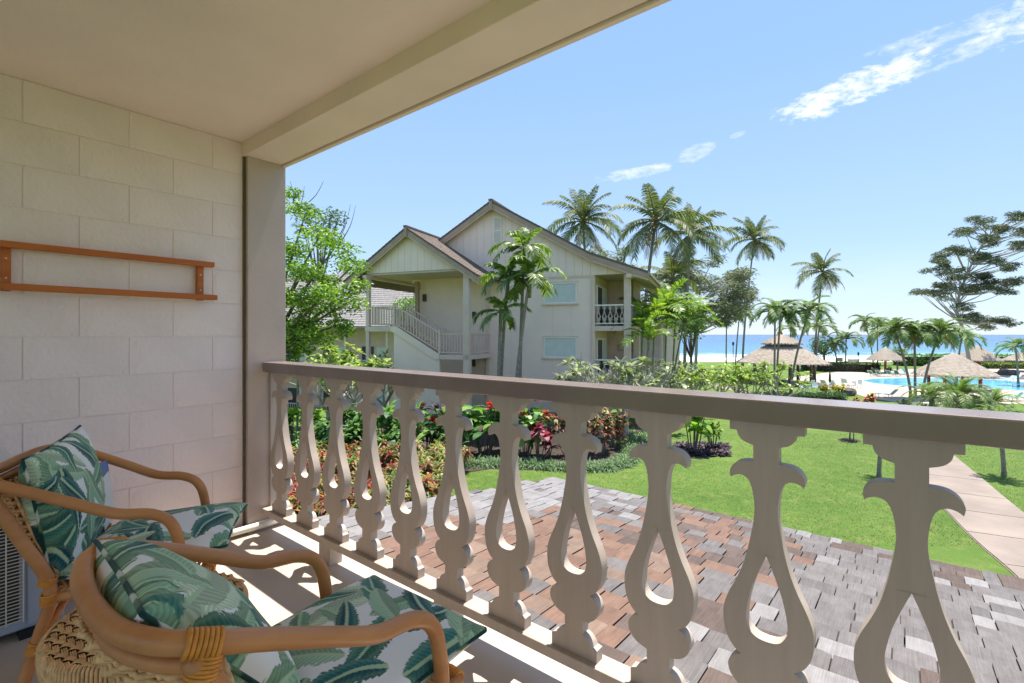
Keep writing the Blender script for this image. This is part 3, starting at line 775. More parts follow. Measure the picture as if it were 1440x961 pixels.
def make_stool():
    t = thing('wicker_stool', 'round woven wicker stool standing between the two rattan chairs', 'stool', (-1.70, .455, 0), R(20))
    rad = .238
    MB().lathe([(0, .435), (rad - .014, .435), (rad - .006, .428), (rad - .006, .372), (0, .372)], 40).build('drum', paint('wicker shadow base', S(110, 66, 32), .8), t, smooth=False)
    m = MB()
    px_, py_ = .034, .0165
    for j in range(-16, 17):
        for i in range(-10, 11):
            x0 = i * px_ + (j % 2) * px_ / 2; y0 = j * py_
            if math.hypot(x0, y0) > rad - .004: continue
            an = (.42 if j % 2 else -.42) + random.uniform(-.05, .05)
            for q in (-1, 0, 1):
                L = px_ * .56; wv = .0024; V = []
                for a in range(5):
                    s = a / 4 * 2 - 1; z = .4425 + .0085 * (1 - s * s) + random.uniform(-.0003, .0003)
                    for b, dz in ((-1, -.003), (0, 0), (1, -.0035)):
                        lx = s * L; ly = q * .0042 + b * wv * .85
                        V.append((x0 + lx * math.cos(an) - ly * math.sin(an), y0 + lx * math.sin(an) + ly * math.cos(an), z + dz))
                m.add(V, [(a * 3 + b, a * 3 + b + 1, a * 3 + b + 4, a * 3 + b + 3) for a in range(4) for b in range(2)])
    m.build('woven_top', m_wicker, t, smooth=True, kind='stuff', normals=False)
    m = MB(); n = 150
    for k in range(n):
        a = 2 * math.pi * k / n; c, s = math.cos(a), math.sin(a); rr = [(rad - .010, .4425), (rad - .003, .4405), (rad + .002, .434), (rad + .003, .41), (rad + .0, .378), (rad - .012, .370)]
        m.tube([(c * r_, s * r_, z) for r_, z in rr], .0047, 5, cap=False)
    m.build('wrapped_rim', m_wicker, t, smooth=True, kind='stuff')
    for k in range(4):
        a = math.pi / 4 + k * math.pi / 2; c, s = math.cos(a), math.sin(a)
        lg = MB().tube([(c * .195, s * .195, .375), (c * .2, s * .2, .2), (c * .21, s * .21, 0)], .0155, 10).build('leg', m_rattan, t, smooth=True)
        mm = MB(); coil(mm, (c * .196, s * .196, .335), (0, 0, 1), .0175, 12, .0033); mm.build('binding', m_bind, lg, smooth=True)
        a2 = a + math.pi / 2; c2, s2 = math.cos(a2), math.sin(a2)
        mid = ((c + c2) * .13, (s + s2) * .13)
        MB().tube(spline([(c * .2, s * .2, .2), (c * .17 + c2 * .04, s * .17 + s2 * .04, .31), (mid[0], mid[1], .352), (c2 * .17 + c * .04, s2 * .17 + s * .04, .31), (c2 * .2, s2 * .2, .2)], 4), .0105, 8).build('arch', m_rattan, t, smooth=True)
    return t
make_stool()

def make_condenser():
    t = thing('air_conditioner', 'grey blue air conditioning condenser with wire guard behind the far chair', 'air conditioner', (-2.98, .078, 0))
    MB().box(-.2, .15, -.42, .36, .03, .575).build('casing', m_acbody, t, bevel=.012)
    MB().box(.148, .156, -.36, .22, .08, .55).build('fan_opening', m_bdark, t)
    g = MB()
    for k in range(34): g.tube([(.168, -.37, .082 + k * .0141), (.168, .235, .082 + k * .0141)], .0022, 5)
    for k in range(13): g.tube([(.172, -.365 + k * .0497, .075), (.172, -.365 + k * .0497, .555)], .0026, 5)
    g.build('wire_guard', m_acwire, t, kind='stuff')
    MB().box(.150, .158, .245, .35, .05, .55).build('side_panel', m_acbody, t, bevel=.003)
    for y in (-.3, .22): MB().box(-.2, .17, y, y + .06, 0, .03).build('foot', m_black, t)
    MB().tube(spline([(.0, .36, .12), (.0, .44, .10), (-.08, .5, .05), (-.2, .52, .05)], 5), .018, 8).build('hose', m_black, t, smooth=True)
make_condenser()

# ------------------------------------------------------------------ the gabled two storey building across the lawn
A0 = W(5.70, 23.7, -4.0)
E1 = math.atan2(.928 * SN - .372 * CS, .928 * CS + .372 * SN)      # its gable runs along local x
bld = thing('apartment_building', 'cream two storey building with a big gable, porch stairs and corner balconies', 'building', A0, E1)
def Z(zr): return zr + 4.0
FL2, FL1, CEI = Z(.42), Z(-2.30), Z(3.0)
P_ = lambda m, name, mat, **k: m.build(name, mat, bld, **k)
P_(MB().box(-11.8, -1.71, 0, .2, 0, CEI), 'front_wall', m_bwall)
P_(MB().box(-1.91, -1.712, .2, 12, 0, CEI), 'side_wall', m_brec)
P_(MB().box(-11.8, -11.6, .2, 12, 0, CEI), 'rear_side_wall', m_brec)
# faint panel joints in the stucco
for s in (-6.2, -3.9, -2.9): P_(MB().box(s, s + .012, -.004, 0, Z(-3.9), CEI), 'wall_batten', m_btrim)
def roofline(s, apex=(-7.18, 7.13), k=((-1.85, 4.04), (.93, 2.98))):
    a = abs(s - apex[0]); x1 = k[0][0] - apex[0]; x2 = k[1][0] - apex[0]
    return apex[1] + (k[0][1] - apex[1]) * a / x1 if a < x1 else k[0][1] + (k[1][1] - k[0][1]) * (a - x1) / (x2 - x1)
def gable_boards(s0, s1, base, top, step, y0, y1):
    s = s0
    while s < s1 - .02:
        e = min(s + step, s1); pts = [(s + .005, base), (e - .005, base)]
        cuts = [c for c in (-7.18, -1.85, -10.77) if s + .01 < c < e - .01]
        pts += [(e - .005, top(e))] + [(c, top(c)) for c in reversed(cuts)] + [(s + .005, top(s))]
        if max(p[1] for p in pts) > base + .06 and top(s) > base and top(e) > base:
            P_(MB().poly_prism([pts], lambda x, y, z: (x, y, z), y0 + random.uniform(-.004, .004), y1), 'gable_board', m_bwall)
        s = e
gable_boards(-12.4, .06, Z(3.0) - .03, lambda s: Z(roofline(s)) - .22, .42, -.03, .17)
P_(MB().box(-12.4, .05, .0, .16, Z(3.0), Z(3.05)), 'gable_backing', m_btrim)
P_(MB().poly_prism([[(-12.3, Z(3.02)), (-.1, Z(3.02)), (-1.85, Z(3.8)), (-7.18, Z(6.9)), (-12.3, Z(3.9))]], lambda x, y, z: (x, y, z), .10, .16), 'gable_sheathing', m_bwall)
def roof_slope(pts, y0, y1, th, mat, name='roof_slope'):
    # pts: (s, z) profile points from ridge to eave; a slab with stepped shingle courses on top
    m = MB(); m2 = MB()
    for (a, za), (b, zb) in zip(pts[:-1], pts[1:]):
        V = [(x, y, z + d) for d in (0, -th) for (x, z) in ((a, za), (b, zb)) for y in (y0, y1)]
        m.add(V, [(0, 1, 3, 2), (4, 6, 7, 5), (0, 4, 5, 1), (2, 3, 7, 6), (0, 2, 6, 4), (1, 5, 7, 3)])
        n = int(math.hypot(b - a, zb - za) / .24)
        for i in range(n):
            x0, x1 = a + (b - a) * i / n, a + (b - a) * (i + 1) / n; z0, z1 = za + (zb - za) * i / n, za + (zb - za) * (i + 1) / n
            y = y0 - .02
            while y < min(y1, y0 + 9):
                w = random.uniform(.12, .3); t = .022 + random.uniform(0, .012)
                q = [(x0, y, z0 + .006), (x0, y + w - .012, z0 + .006), (x1, y + w - .012, z1 + t), (x1, y, z1 + t)]
                m2.add(q + [(x1, y + w - .012, z1 - .02), (x1, y, z1 - .02), (x0, y, z0 - .02)], [(0, 1, 2, 3), (3, 2, 4, 5), (0, 3, 5, 6)])
                y += w
    o = P_(m, name, mat)
    m2.build('shingles', mat, o, kind='stuff', normals=False)
RD = 12.6
roof_slope([(-7.18, Z(7.13)), (-1.85, Z(4.04)), (.93, Z(2.98))], -.45, RD, .10, m_roof2)
roof_slope([(-7.18, Z(7.13)), (-12.51, Z(4.04))], -.45, RD, .10, m_roof2)
P_(MB().bar((-7.18, -.52, Z(7.16)), (-7.18, RD, Z(7.16)), .22, .10), 'ridge_cap', m_roof2)
def barge(a, b, y, name='bargeboard'):
    (x0, z0), (x1, z1) = a, b
    P_(MB().poly_prism([[(x0, z0 - .10), (x1, z1 - .10), (x1, z1 - .36), (x0, z0 - .36)]], lambda x, y_, z: (x, y_, z), y, y + .05), name, m_barge)
    P_(MB().poly_prism([[(x0, z0 - .36), (x1, z1 - .36), (x1, z1 - .42), (x0, z0 - .42)]], lambda x, y_, z: (x, y_, z), y + .03, y + .07), 'barge_trim', m_btrim)
barge((-7.18, Z(7.13)), (-1.85, Z(4.04)), -.44); barge((-1.85, Z(4.04)), (.93, Z(2.98)), -.44); barge((-12.5, Z(4.04)), (-7.18, Z(7.13)), -.44)
P_(MB().box(-7.26, -7.10, -.50, -.40, Z(6.62), Z(7.2)), 'ridge_block', m_barge)
P_(MB().poly_prism([[(.10, Z(2.80)), (.92, Z(2.62)), (.92, Z(2.72)), (.10, Z(2.98))]], lambda x, y, z: (x, y, z), -.38, RD), 'eave_soffit', m_soffit)
P_(MB().box(.90, .95, -.45, RD, Z(2.66), Z(2.90)), 'eave_fascia', m_barge)
P_(MB().box(-.10, .17, -.44, .1, Z(2.72), Z(2.90)), 'beam_end', m_btrim)
# louvred vent
v = P_(MB().box(-7.17, -6.73, -.052, -.032, Z(4.89), Z(6.31)), 'gable_vent', m_brec)
for k in range(20): MB().bar((-7.12, -.07, Z(4.96) + k * .066), (-6.78, -.07, Z(4.96) + k * .066), .012, .045, up=(0, .6, 1)).build('louvre', m_frame, v)
for x0_, x1_, za_, zb_ in ((-7.19, -7.13, Z(4.89), Z(6.31)), (-6.77, -6.71, Z(4.89), Z(6.31)), (-7.13, -6.77, Z(4.87), Z(4.93)), (-7.13, -6.77, Z(6.27), Z(6.33))): MB().box(x0_, x1_, -.085, -.053, za_, zb_).build('vent_frame', m_frame, v)
MB().box(-7.13, -6.77, -.075, -.053, Z(5.56), Z(5.62)).build('vent_bar', m_frame, v)
# windows
for z0, z1 in ((Z(1.58), Z(2.66)), (Z(-1.20), Z(-.12))):
    fr = MB()
    for bx in ((-4.36, -2.6, z1 - .07, z1), (-4.36, -2.6, z0, z0 + .07), (-4.36, -4.29, z0 + .07, z1 - .07), (-2.67, -2.6, z0 + .07, z1 - .07)): fr.box(bx[0], bx[1], -.05, .02, bx[2], bx[3])
    w_ = P_(fr, 'window', m_frame)
    MB().box(-4.29, -2.67, -.012, -.004, z0 + .07, z1 - .07).build('pane', m_blind, w_)
    MB().box(-4.46, -2.52, -.09, 0, z0 - .07, z0).build('sill', m_btrim, w_)
    MB().box(-4.44, -2.54, -.06, 0, z1 + .0, z1 + .05).build('head_trim', m_btrim, w_)
    for k in range(9): MB().box(-4.28, -2.68, -.016, -.0125, z0 + .12 + k * .105, z0 + .125 + k * .105).build('blind_slat', m_frame, w_)
# corner balconies on the right
P_(MB().box(-.26, .06, -.02, .24, 0, Z(2.98)), 'column', m_btrim, bevel=.01)
P_(MB().box(-.26, .06, 3.3, 3.56, 0, Z(2.98)), 'column', m_btrim)
for zt in (FL2, FL1): P_(MB().box(-1.705, .02, .02, 8, zt - .24, zt), 'balcony_slab', m_btrim)
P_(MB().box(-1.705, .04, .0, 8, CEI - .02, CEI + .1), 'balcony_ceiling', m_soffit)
for zt, zc in ((FL2, CEI - .02), (FL1, FL2 - .24)):
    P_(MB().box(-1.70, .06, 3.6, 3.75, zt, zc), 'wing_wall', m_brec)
    d = P_(MB().box(-1.708, -1.66, .5, 2.9, zt, zt + 2.1), 'sliding_door', m_frame)
    MB().box(-1.66, -1.652, .6, 1.65, zt + .1, zt + 2.02).build('door_glass', m_bdark, d)
    MB().box(-1.66, -1.652, 1.75, 2.8, zt + .1, zt + 2.02).build('door_glass', m_blind, d)
    for y0_, n_ in ((.02, 4),):
        rl = P_(MB().box(-1.70, -.27, .04, .16, zt + 1.0, zt + 1.07), 'balcony_rail', m_frame)
        MB().box(-1.70, -.27, .05, .15, zt + .10, zt + .14).build('bottom_rail', m_frame, rl)
        for k in range(5):
            o = link('baluster', bal_me, None, rl, 0, None, (-1.52 + k * .29, .1, zt - .006)); o.scale = (1.05, 1, 1)
        rl2 = P_(MB().box(-.06, .06, .25, 3.3, zt + 1.0, zt + 1.07), 'balcony_rail', m_frame)
        MB().box(-.05, .05, .25, 3.3, zt + .10, zt + .14).build('bottom_rail', m_frame, rl2)
        for k in range(10):
            o = link('baluster', bal_me, None, rl2, 0, None, (0, .45 + k * .3, zt - .006)); o.rotation_euler = (0, 0, R(90))
rk = P_(MB().box(-1.15, .0, 3.54, 3.58, Z(-.62), Z(-.58)), 'rack', m_barge)
MB().box(-1.15, .0, 3.54, 3.58, Z(-.9), Z(-.86)).build('rack_bar', m_barge, rk)
for x in (-1.15, -.06): MB().box(x, x + .05, 3.56, 3.6, Z(-.86), Z(-.62)).build('rack_post', m_barge, rk)
for zt in (FL2, FL1):     # dark patio chairs behind the balusters
    for x, y in ((-1.25, 1.2), (-.6, 1.7)):
        loc = bld.matrix_basis @ Vector((x, y, zt)) if False else Matrix.Translation(A0) @ Matrix.Rotation(E1, 4, 'Z') @ Vector((x, y, zt))
        t = thing('patio_chair', 'dark patio chair on the %s balcony of the gabled building, %s' % ('upper' if zt == FL2 else 'lower', 'beside its door' if x < -1 else 'beside its column'), 'chair', loc, E1 + .4)
        MB().box(-.25, .25, -.25, .25, .36, .42).build('seat', m_bdark, t); MB().bar((0, .25, .40), (0, .38, .98), .5, .04, up=(0, 1, 0)).build('backrest', m_bdark, t)
        for sx in (-1, 1):
            for sy in (-1, 1): MB().bar((sx * .22, sy * .22, 0), (sx * .22, sy * .22, .36), .04, .04, up=(1, 0, 0)).build('leg', m_bdark, t)
P_(MB().tube([(-1.82, -.06, 0), (-1.82, -.06, Z(2.9))], .045, 8), 'downpipe', m_btrim)
P_(MB().box(.955, 1.06, -.45, RD, Z(2.78), Z(2.88)), 'gutter', m_barge)
P_(MB().box(-11.8, -1.71, -.03, -.002, 0, Z(-3.3)), 'wall_plinth', m_brec)
P_(MB().box(-7.3, -1.72, -.035, -.002, Z(2.86), Z(2.96)), 'belt_trim', m_btrim)
# porch
PA = (-10.77, Z(5.48)); PR = (-6.655, Z(2.84)); PL = (-14.75, Z(2.87))
def porch_top(s): return PA[1] + (PR[1] - PA[1]) * (s - PA[0]) / (PR[0] - PA[0]) if s > PA[0] else PA[1] + (PL[1] - PA[1]) * (PA[0] - s) / (PA[0] - PL[0])
gable_boards(-13.5, -7.38, Z(3.27), lambda s: porch_top(s) - .20, .40, -2.66, -2.50)
P_(MB().poly_prism([[(-13.4, Z(3.3)), (-7.5, Z(3.3)), (-10.77, Z(5.2))]], lambda x, y, z: (x, y, z), -2.49, -2.45), 'gable_sheathing', m_btrim)
roof_slope([PA, PR], -3.05, 1.6, .09, m_roof2); roof_slope([PA, PL], -3.05, 4.0, .09, m_roof2)
P_(MB().bar((PA[0], -3.12, PA[1] + .04), (PA[0], 3, PA[1] + .04), .2, .09), 'ridge_cap', m_roof2)
barge(PA, PR, -3.04); barge(PL, PA, -3.04)
P_(MB().box(PA[0] - .08, PA[0] + .08, -3.1, -3.0, PA[1] - .5, PA[1] + .08), 'ridge_block', m_barge)
P_(MB().box(-13.6, -7.3, -2.62, 3.5, Z(3.16), Z(3.26)), 'porch_ceiling', m_soffit)
for s in (-13.42, -7.47): P_(MB().box(s - .12, s + .12, -2.95, 3.4, Z(3.0), Z(3.158)), 'porch_beam', m_btrim)
P_(MB().box(-7.47 - .16, -7.47 + .16, -2.76, -2.46, 0, Z(3.0)), 'porch_post', m_btrim, bevel=.01)
P_(MB().box(-13.52, -13.32, -2.72, -2.52, 0, Z(3.0)), 'porch_post', m_btrim, bevel=.01)
P_(MB().box(-13.5, -13.3, 2.6, 2.8, 0, Z(3.0)), 'porch_post', m_btrim); P_(MB().box(-11.9, -11.7, -.45, -.25, Z(.42), Z(3.0)), 'porch_post', m_barge)
P_(MB().box(-13.55, -11.73, -2.75, 3.4, Z(.16), FL2), 'porch_deck', m_btrim)
P_(MB().box(-8.99, -7.33, -2.76, -.002, Z(-1.24), Z(-1.02)), 'stair_landing', m_btrim)
P_(MB().poly_prism([[(-11.73, 0), (-8.99, 0), (-8.99, Z(-1.24)), (-9.2, Z(-1.24)), (-11.73, Z(.10))]], lambda x, y, z: (x, y, z), -2.70, -2.55), 'stair_wall', m_bwall)
P_(MB().poly_prism([[(-11.9, Z(.42)), (-11.55, Z(.42)), (-8.95, Z(-1.02)), (-8.95, Z(-1.25)), (-9.25, Z(-1.25)), (-11.65, Z(.08)), (-11.9, Z(.16))]], lambda x, y, z: (x, y, z), -2.76, -2.705), 'stair_stringer', m_bwall)
for k in range(8):
    x0 = -11.73 + k * .3425; z1 = Z(.42) - (k + 1) * .18
    P_(MB().box(x0, x0 + .345, -2.70, -1.45, z1 - .05, z1), 'stair_tread', m_barge)
    P_(MB().box(x0, x0 + .03, -2.69, -1.45, z1, z1 + .18), 'stair_riser', m_brec)
def fence(a, b, name='railing', n=8, top=1.05, post=True):
    a = Vector(a); b = Vector(b)
    up = Vector((0, 0, 1))
    rl = P_(MB().bar(a + up * top, b + up * top, .07, .06), name, m_btrim)
    MB().bar(a + up * .12, b + up * .12, .05, .05).build('bottom_rail', m_btrim, rl)
    for k in range(1, n):
        p = a.lerp(b, k / n); MB().box(p.x - .022, p.x + .022, p.y - .022, p.y + .022, p.z + .145, p.z + top - .03).build('baluster', m_btrim, rl)
    if post:
        for p in (a, b): MB().box(p.x - .06, p.x + .06, p.y - .06, p.y + .06, p.z - .02, p.z + top + .12).build('newel_post', m_btrim, rl)
fence((-13.3, -2.66, FL2), (-11.73, -2.66, FL2), n=10, post=False)
fence((-11.73, -2.66, FL2 + .06), (-8.99, -2.66, Z(-1.02) + .06), n=16)
fence((-8.92, -2.66, Z(-1.02)), (-7.64, -2.66, Z(-1.02)), n=8, post=False)
fence((-7.40, -2.4, Z(-1.02)), (-7.40, -.1, Z(-1.02)), n=13, post=False)
fence((-11.73, -1.45, FL2 + .06), (-8.99, -1.45, Z(-1.02) + .06), n=16)
fence((-13.4, -2.5, FL2), (-13.4, 3.2, FL2), n=24, post=False)
fence((-13.4, 3.2, FL2), (-11.9, 3.2, FL2), n=9, post=False)
fence((-13.5, -2.6, FL1), (-11.8, -2.6, FL1), n=10, post=False)
P_(MB().box(-13.55, -11.73, -2.7, 3.4, FL1 - .2, FL1), 'lower_deck', m_btrim)
P_(MB().box(-11.6, -11.42, -.13, -.003, Z(1.9), Z(2.3)), 'wall_lamp', m_bdark)
P_(MB().box(-8.45, -8.28, -.12, -.003, Z(.85), Z(1.25)), 'meter_box', m_bdark)
P_(MB().box(-8.45, -8.28, -.12, -.003, Z(-1.75), Z(-1.35)), 'meter_box', m_bdark)
P_(MB().box(-7.62, -7.46, -.1, -.002, 0, Z(3.1)), 'corner_pilaster', m_btrim)
P_(MB().box(-8.99, -7.7, -.05, -.003, 0, Z(-1.25)), 'lower_recess', m_brec)

# ------------------------------------------------------------------ further buildings
def far_building(name, label, loc, rz, L, D_, h, roof_h, storeys, mat_roof, rails=True, hip=.0):
    t = thing(name, label, 'building', loc, rz); q = lambda m, n, mat, **k: m.build(n, mat, t, **k)
    q(MB().box(-L / 2, L / 2, 1.6, D_, 0, h), 'wall', m_brec)
    ro = q(MB().add([(-L / 2 - .6, -.6, h), (L / 2 + .6, -.6, h), (L / 2 + .6 - hip, D_ / 2, h + roof_h), (-L / 2 - .6 + hip, D_ / 2, h + roof_h), (-L / 2 - .6, D_ + .6, h), (L / 2 + .6, D_ + .6, h),
                 (-L / 2 - .6, -.6, h - .15), (L / 2 + .6, -.6, h - .15), (L / 2 + .6, D_ + .6, h - .15), (-L / 2 - .6, D_ + .6, h - .15)],
                [(0, 1, 2, 3), (3, 2, 5, 4), (0, 3, 4), (1, 5, 2), (0, 6, 7, 1), (6, 9, 8, 7), (1, 7, 8, 5), (0, 4, 9, 6)]), 'roof', mat_roof)
    mm = MB(); n = int(math.hypot(D_ / 2, roof_h) / .3)
    for i in range(n):
        f0, f1 = i / n, (i + 1) / n; x = -L / 2 - .55 + hip * f0
        while x < L / 2 + .5 - hip * f0:
            w = random.uniform(.15, .4); y0, y1 = -.62 + (D_ / 2 + .6) * f0, -.62 + (D_ / 2 + .6) * f1; z0, z1 = h + roof_h * f0, h + roof_h * f1; tt = .03 + random.uniform(0, .02)
            mm.add([(x, y0, z0 + tt), (x + w - .02, y0, z0 + tt), (x + w - .02, y1, z1 + .01), (x, y1, z1 + .01), (x, y0, z0), (x + w - .02, y0, z0)], [(0, 1, 2, 3), (4, 5, 1, 0)]); x += w
    mm.build('shingles', mat_roof, ro, kind='stuff', normals=False)
    sh = h / storeys
    for s in range(storeys):
        z = s * sh
        if s: q(MB().box(-L / 2, L / 2, 0, 1.6, z - .2, z), 'balcony_slab', m_btrim)
        k = int(L / 3.2)
        for i in range(k + 1):
            x = -L / 2 + L * i / k
            q(MB().box(x - .09, x + .09, .0, .18, z, z + sh - .2), 'post', m_btrim)
            if i < k:
                q(MB().box(x + .5, x + 1.6, 1.56, 1.598, z + .05, z + 2.05), 'sliding_door', m_bdark)
                q(MB().box(x + 1.9, x + 2.8, 1.55, 1.598, z + .9, z + 2.0), 'window', m_blind)
                rl = q(MB().box(x + .09, x + L / k - .09, .05, .11, z + .95, z + 1.02), 'railing', m_btrim)
                MB().box(x + .09, x + L / k - .09, .05, .11, z + .08, z + .13).build('bottom_rail', m_btrim, rl)
                b = MB()
                nb = 18
                for a in range(nb):
                    xx = x + .1 + (L / k - .2) * (a + .5) / nb; b.box(xx - .02, xx + .02, .06, .10, z + .131, z + .949)
                b.build('spindles', m_btrim, rl, kind='stuff')
    return t
far_building('apartment_building', 'far cream building with a grey shingle roof behind the shade tree on the left', gp(430, 40) + Vector((0, 0, -.6)), R(22), 15, 13, 7.3, 5.2, 2, m_roof3)
far_building('bungalow', 'small distant house with a pale grey roof right of the gabled building', gp(893, 47) + Vector((0, 0, .6)), R(8), 5, 8, 7.2, 2.3, 2, m_roof3)

# ------------------------------------------------------------------ palms
def frond_mesh(L, e0, bend, nl, leafL, leafW, droop, cols, lift=.25, seed=0, forward=.55, rach=.02, tipfade=.35):
    r = np.random.default_rng(seed); K = 16
    th = e0 - bend * (np.linspace(0, 1, K + 1) ** 1.25)
    st = L / K; X = np.concatenate(([0], np.cumsum(np.cos(th[:-1]) * st))); Zz = np.concatenate(([0], np.cumsum(np.sin(th[:-1]) * st)))
    m = MB(); m.col = cols[-1]
    m.tube([(X[i], 0, Zz[i]) for i in range(0, K + 1, 2)], [rach * (1 - .8 * i / K) for i in range(0, K + 1, 2)], 4, cap=False)
    for sd_ in (1, -1):
        s = np.linspace(.14, .995, nl) + r.uniform(-.006, .006, nl); s = np.clip(s, .1, .999)
        k = s * K; i = np.minimum(k.astype(int), K - 1); f = k - i
        bx = X[i] + (X[i + 1] - X[i]) * f; bz = Zz[i] + (Zz[i + 1] - Zz[i]) * f; t = th[i]
        fw = forward + .5 * s ** 3
        D = unit(np.stack((np.cos(t) * fw - np.sin(t) * lift, sd_ * np.ones(nl) + r.uniform(-.1, .1, nl), np.sin(t) * fw + np.cos(t) * lift + r.uniform(-.15, .15, nl)), 1))
        Sd = unit(np.stack((np.cos(t), np.zeros(nl), np.sin(t)), 1) + r.uniform(-.25, .25, (nl, 3)))
        Ln = leafL * (np.sin(np.pi * (.10 + .80 * s)) ** .6) * r.uniform(.85, 1.12, nl)
        straps(m, np.stack((bx, np.zeros(nl), bz), 1), D, Sd, Ln, leafW, droop * r.uniform(.7, 1.3, nl), pick(cols[:-1], nl), ((0, .5), (.35, 1), (.75, .7), (1, .05)))
    return m.mesh('frond', False)
COCO = [(.11, .145, .05), (.145, .18, .065), (.08, .115, .045), (.20, .22, .10), (.22, .20, .08)]
MANI = [(.13, .21, .05), (.17, .26, .07), (.09, .155, .04), (.21, .29, .10), (.18, .20, .07)]
AREC = [(.15, .27, .03), (.21, .33, .045), (.09, .19, .03), (.28, .36, .06), (.20, .22, .05)]
MACA = [(.12, .19, .05), (.16, .24, .06), (.08, .14, .04), (.25, .33, .09), (.18, .22, .06)]
DATE = [(.14, .24, .045), (.19, .29, .07), (.10, .18, .05), (.26, .34, .12), (.18, .19, .07)]
def frond_set(L, nl, lw, lL, droop, cols, els, mat, lift=.25, forward=.55):
    out = []
    for k, (e0, bend) in enumerate(els):
        me = frond_mesh(L, R(e0), R(bend), nl, lL, lw, droop, cols, lift, 100 + k, forward); me.materials.append(mat); out.append(me)
    return out
FS = dict(
    coco=frond_set(1, 46, .025, .24, .5, COCO, ((84, 34), (70, 55), (50, 78), (30, 86), (8, 82), (-25, 55)), m_leafdull, .15),
    mani=frond_set(1, 34, .040, .26, .38, MANI, ((72, 95), (56, 115), (40, 120), (22, 110), (5, 90)), m_leafdull, .55),
    arec=frond_set(1, 22, .042, .30, .30, AREC, ((80, 55), (66, 70), (50, 85), (34, 90)), m_leaf, .45),
    maca=frond_set(1, 20, .085, .31, .5, MACA, ((76, 62), (58, 85), (40, 95), (20, 95), (0, 80)), m_leaf, .2),
    date=frond_set(1, 40, .018, .21, .25, DATE, ((74, 80), (56, 100), (36, 105), (15, 95)), m_leaf, .3, .8))
DEAD = frond_set(1, 30, .022, .2, .9, [(.22, .15, .08), (.28, .20, .11), (.17, .11, .06)], ((-35, 50), (-55, 32)), m_leafdull, .0)
def palm(name, label, base, top, Lf, nf, kind, tr=(.16, .10), mat=None, group=None, seed=0, wind=None, bulge=0, crownshaft=None, nuts=0):
    base = Vector(base); top = Vector(top); r = random.Random(seed); t = thing(name, label, 'palm tree', base, 0, group)
    d = top - base; n = 9; pts = []
    for i in range(n + 1):
        f = i / n; p = Vector((d.x * f ** 1.5, d.y * f ** 1.5, d.z * f - .15 * (i == 0))); pts.append(p)
    rr = [tr[0] * (1.5 if i == 0 else 1) * (1 - i / n) + tr[1] * (i / n) for i in range(n + 1)]
    tk = MB(); tk.tube(pts, rr, 8); tk.build('trunk', mat or m_palmbark, t, smooth=True)
    if crownshaft:
        MB().tube([d - Vector((0, 0, crownshaft)), d - Vector((0, 0, crownshaft * .4)), d + Vector((0, 0, .15))], [tr[1] * 1.05, tr[1] * 1.35, tr[1] * .7], 8).build('crownshaft', m_greentrunk, t, smooth=True)
    fs = FS[kind]
    if kind == 'coco': nf = int(nf * .82)
    for i in range(nf):
        q = (i + .5) / nf
        v = min(len(fs) - 1, int(q ** .85 * len(fs))); az = i * 2.39996 + r.uniform(-.3, .3)
        o = link('frond', fs[v], None, t, 0, None, d + Vector((math.cos(az), math.sin(az), 0)) * tr[1] * .7 + Vector((0, 0, .12 * (1 - q))))
        L = Lf * r.uniform(.85, 1.12) * (.78 + .3 * math.sin(q * 2.6)); o.scale = (L, L, L)
        a = az
        if wind is not None: a = az + .35 * math.sin(wind - az)
        o.rotation_euler = (r.uniform(-.22, .22), r.uniform(-.1, .1), a)
    if kind in ('coco', 'mani'):
        for k in range(3 if kind == 'coco' else 1):
            o = link('dead_frond', DEAD[k % 2], None, t, 0, None, d - Vector((0, 0, .1))); o.scale = (Lf * .75,) * 3; o.rotation_euler = (r.uniform(-.2, .2), 0, r.uniform(0, 6.28))
    if nuts:
        m = MB()
        for i in range(nuts):
            a = r.uniform(0, 6.28); c = d + Vector((math.cos(a) * .3, math.sin(a) * .3, -.25 - r.uniform(0, .25)))
            m.lathe([(0, -.14), (.10, -.07), (.12, 0), (.09, .09), (0, .14)], 7, tuple(c), (1, 1, 1))
        m.build('coconuts', paint('coconut husk', (.36, .22, .07), .6) if 'coconut husk' not in MATS else MATS['coconut husk'], t, kind='stuff')
    return t
GP = 'tall coconut palms against the sky'
for k, (px, py, pb, d, Lf, nf, lab) in enumerate((
        (820, 312, 829, 58, 5.0, 24, 'coconut palm behind the main gable roof of the cream building'),
        (922, 312, 897, 46, 4.5, 24, 'tall leaning coconut palm just right of the cream building'),
        (971, 330, 962, 54, 4.4, 22, 'coconut palm overlapping the right side of the tall leaning one'),
        (1061, 338, 1044, 92, 5.6, 22, 'slender coconut palm alone against the sky left of the big thatched roof'),
        (1157, 383, 1145, 92, 5.4, 20, 'coconut palm rising behind the big two tier thatched roof'),
        (945, 392, 950, 58, 4.2, 20, 'lower coconut palm in front of the wispy ironwood tree'))):
    palm('coconut_palm', lab, gp(pb, d), pt(px, py, d), Lf, nf, 'coco', (.2, .13), None, GP, 40 + k, None, 0, None, 7)
GM = 'small palms round the pool and lawn'
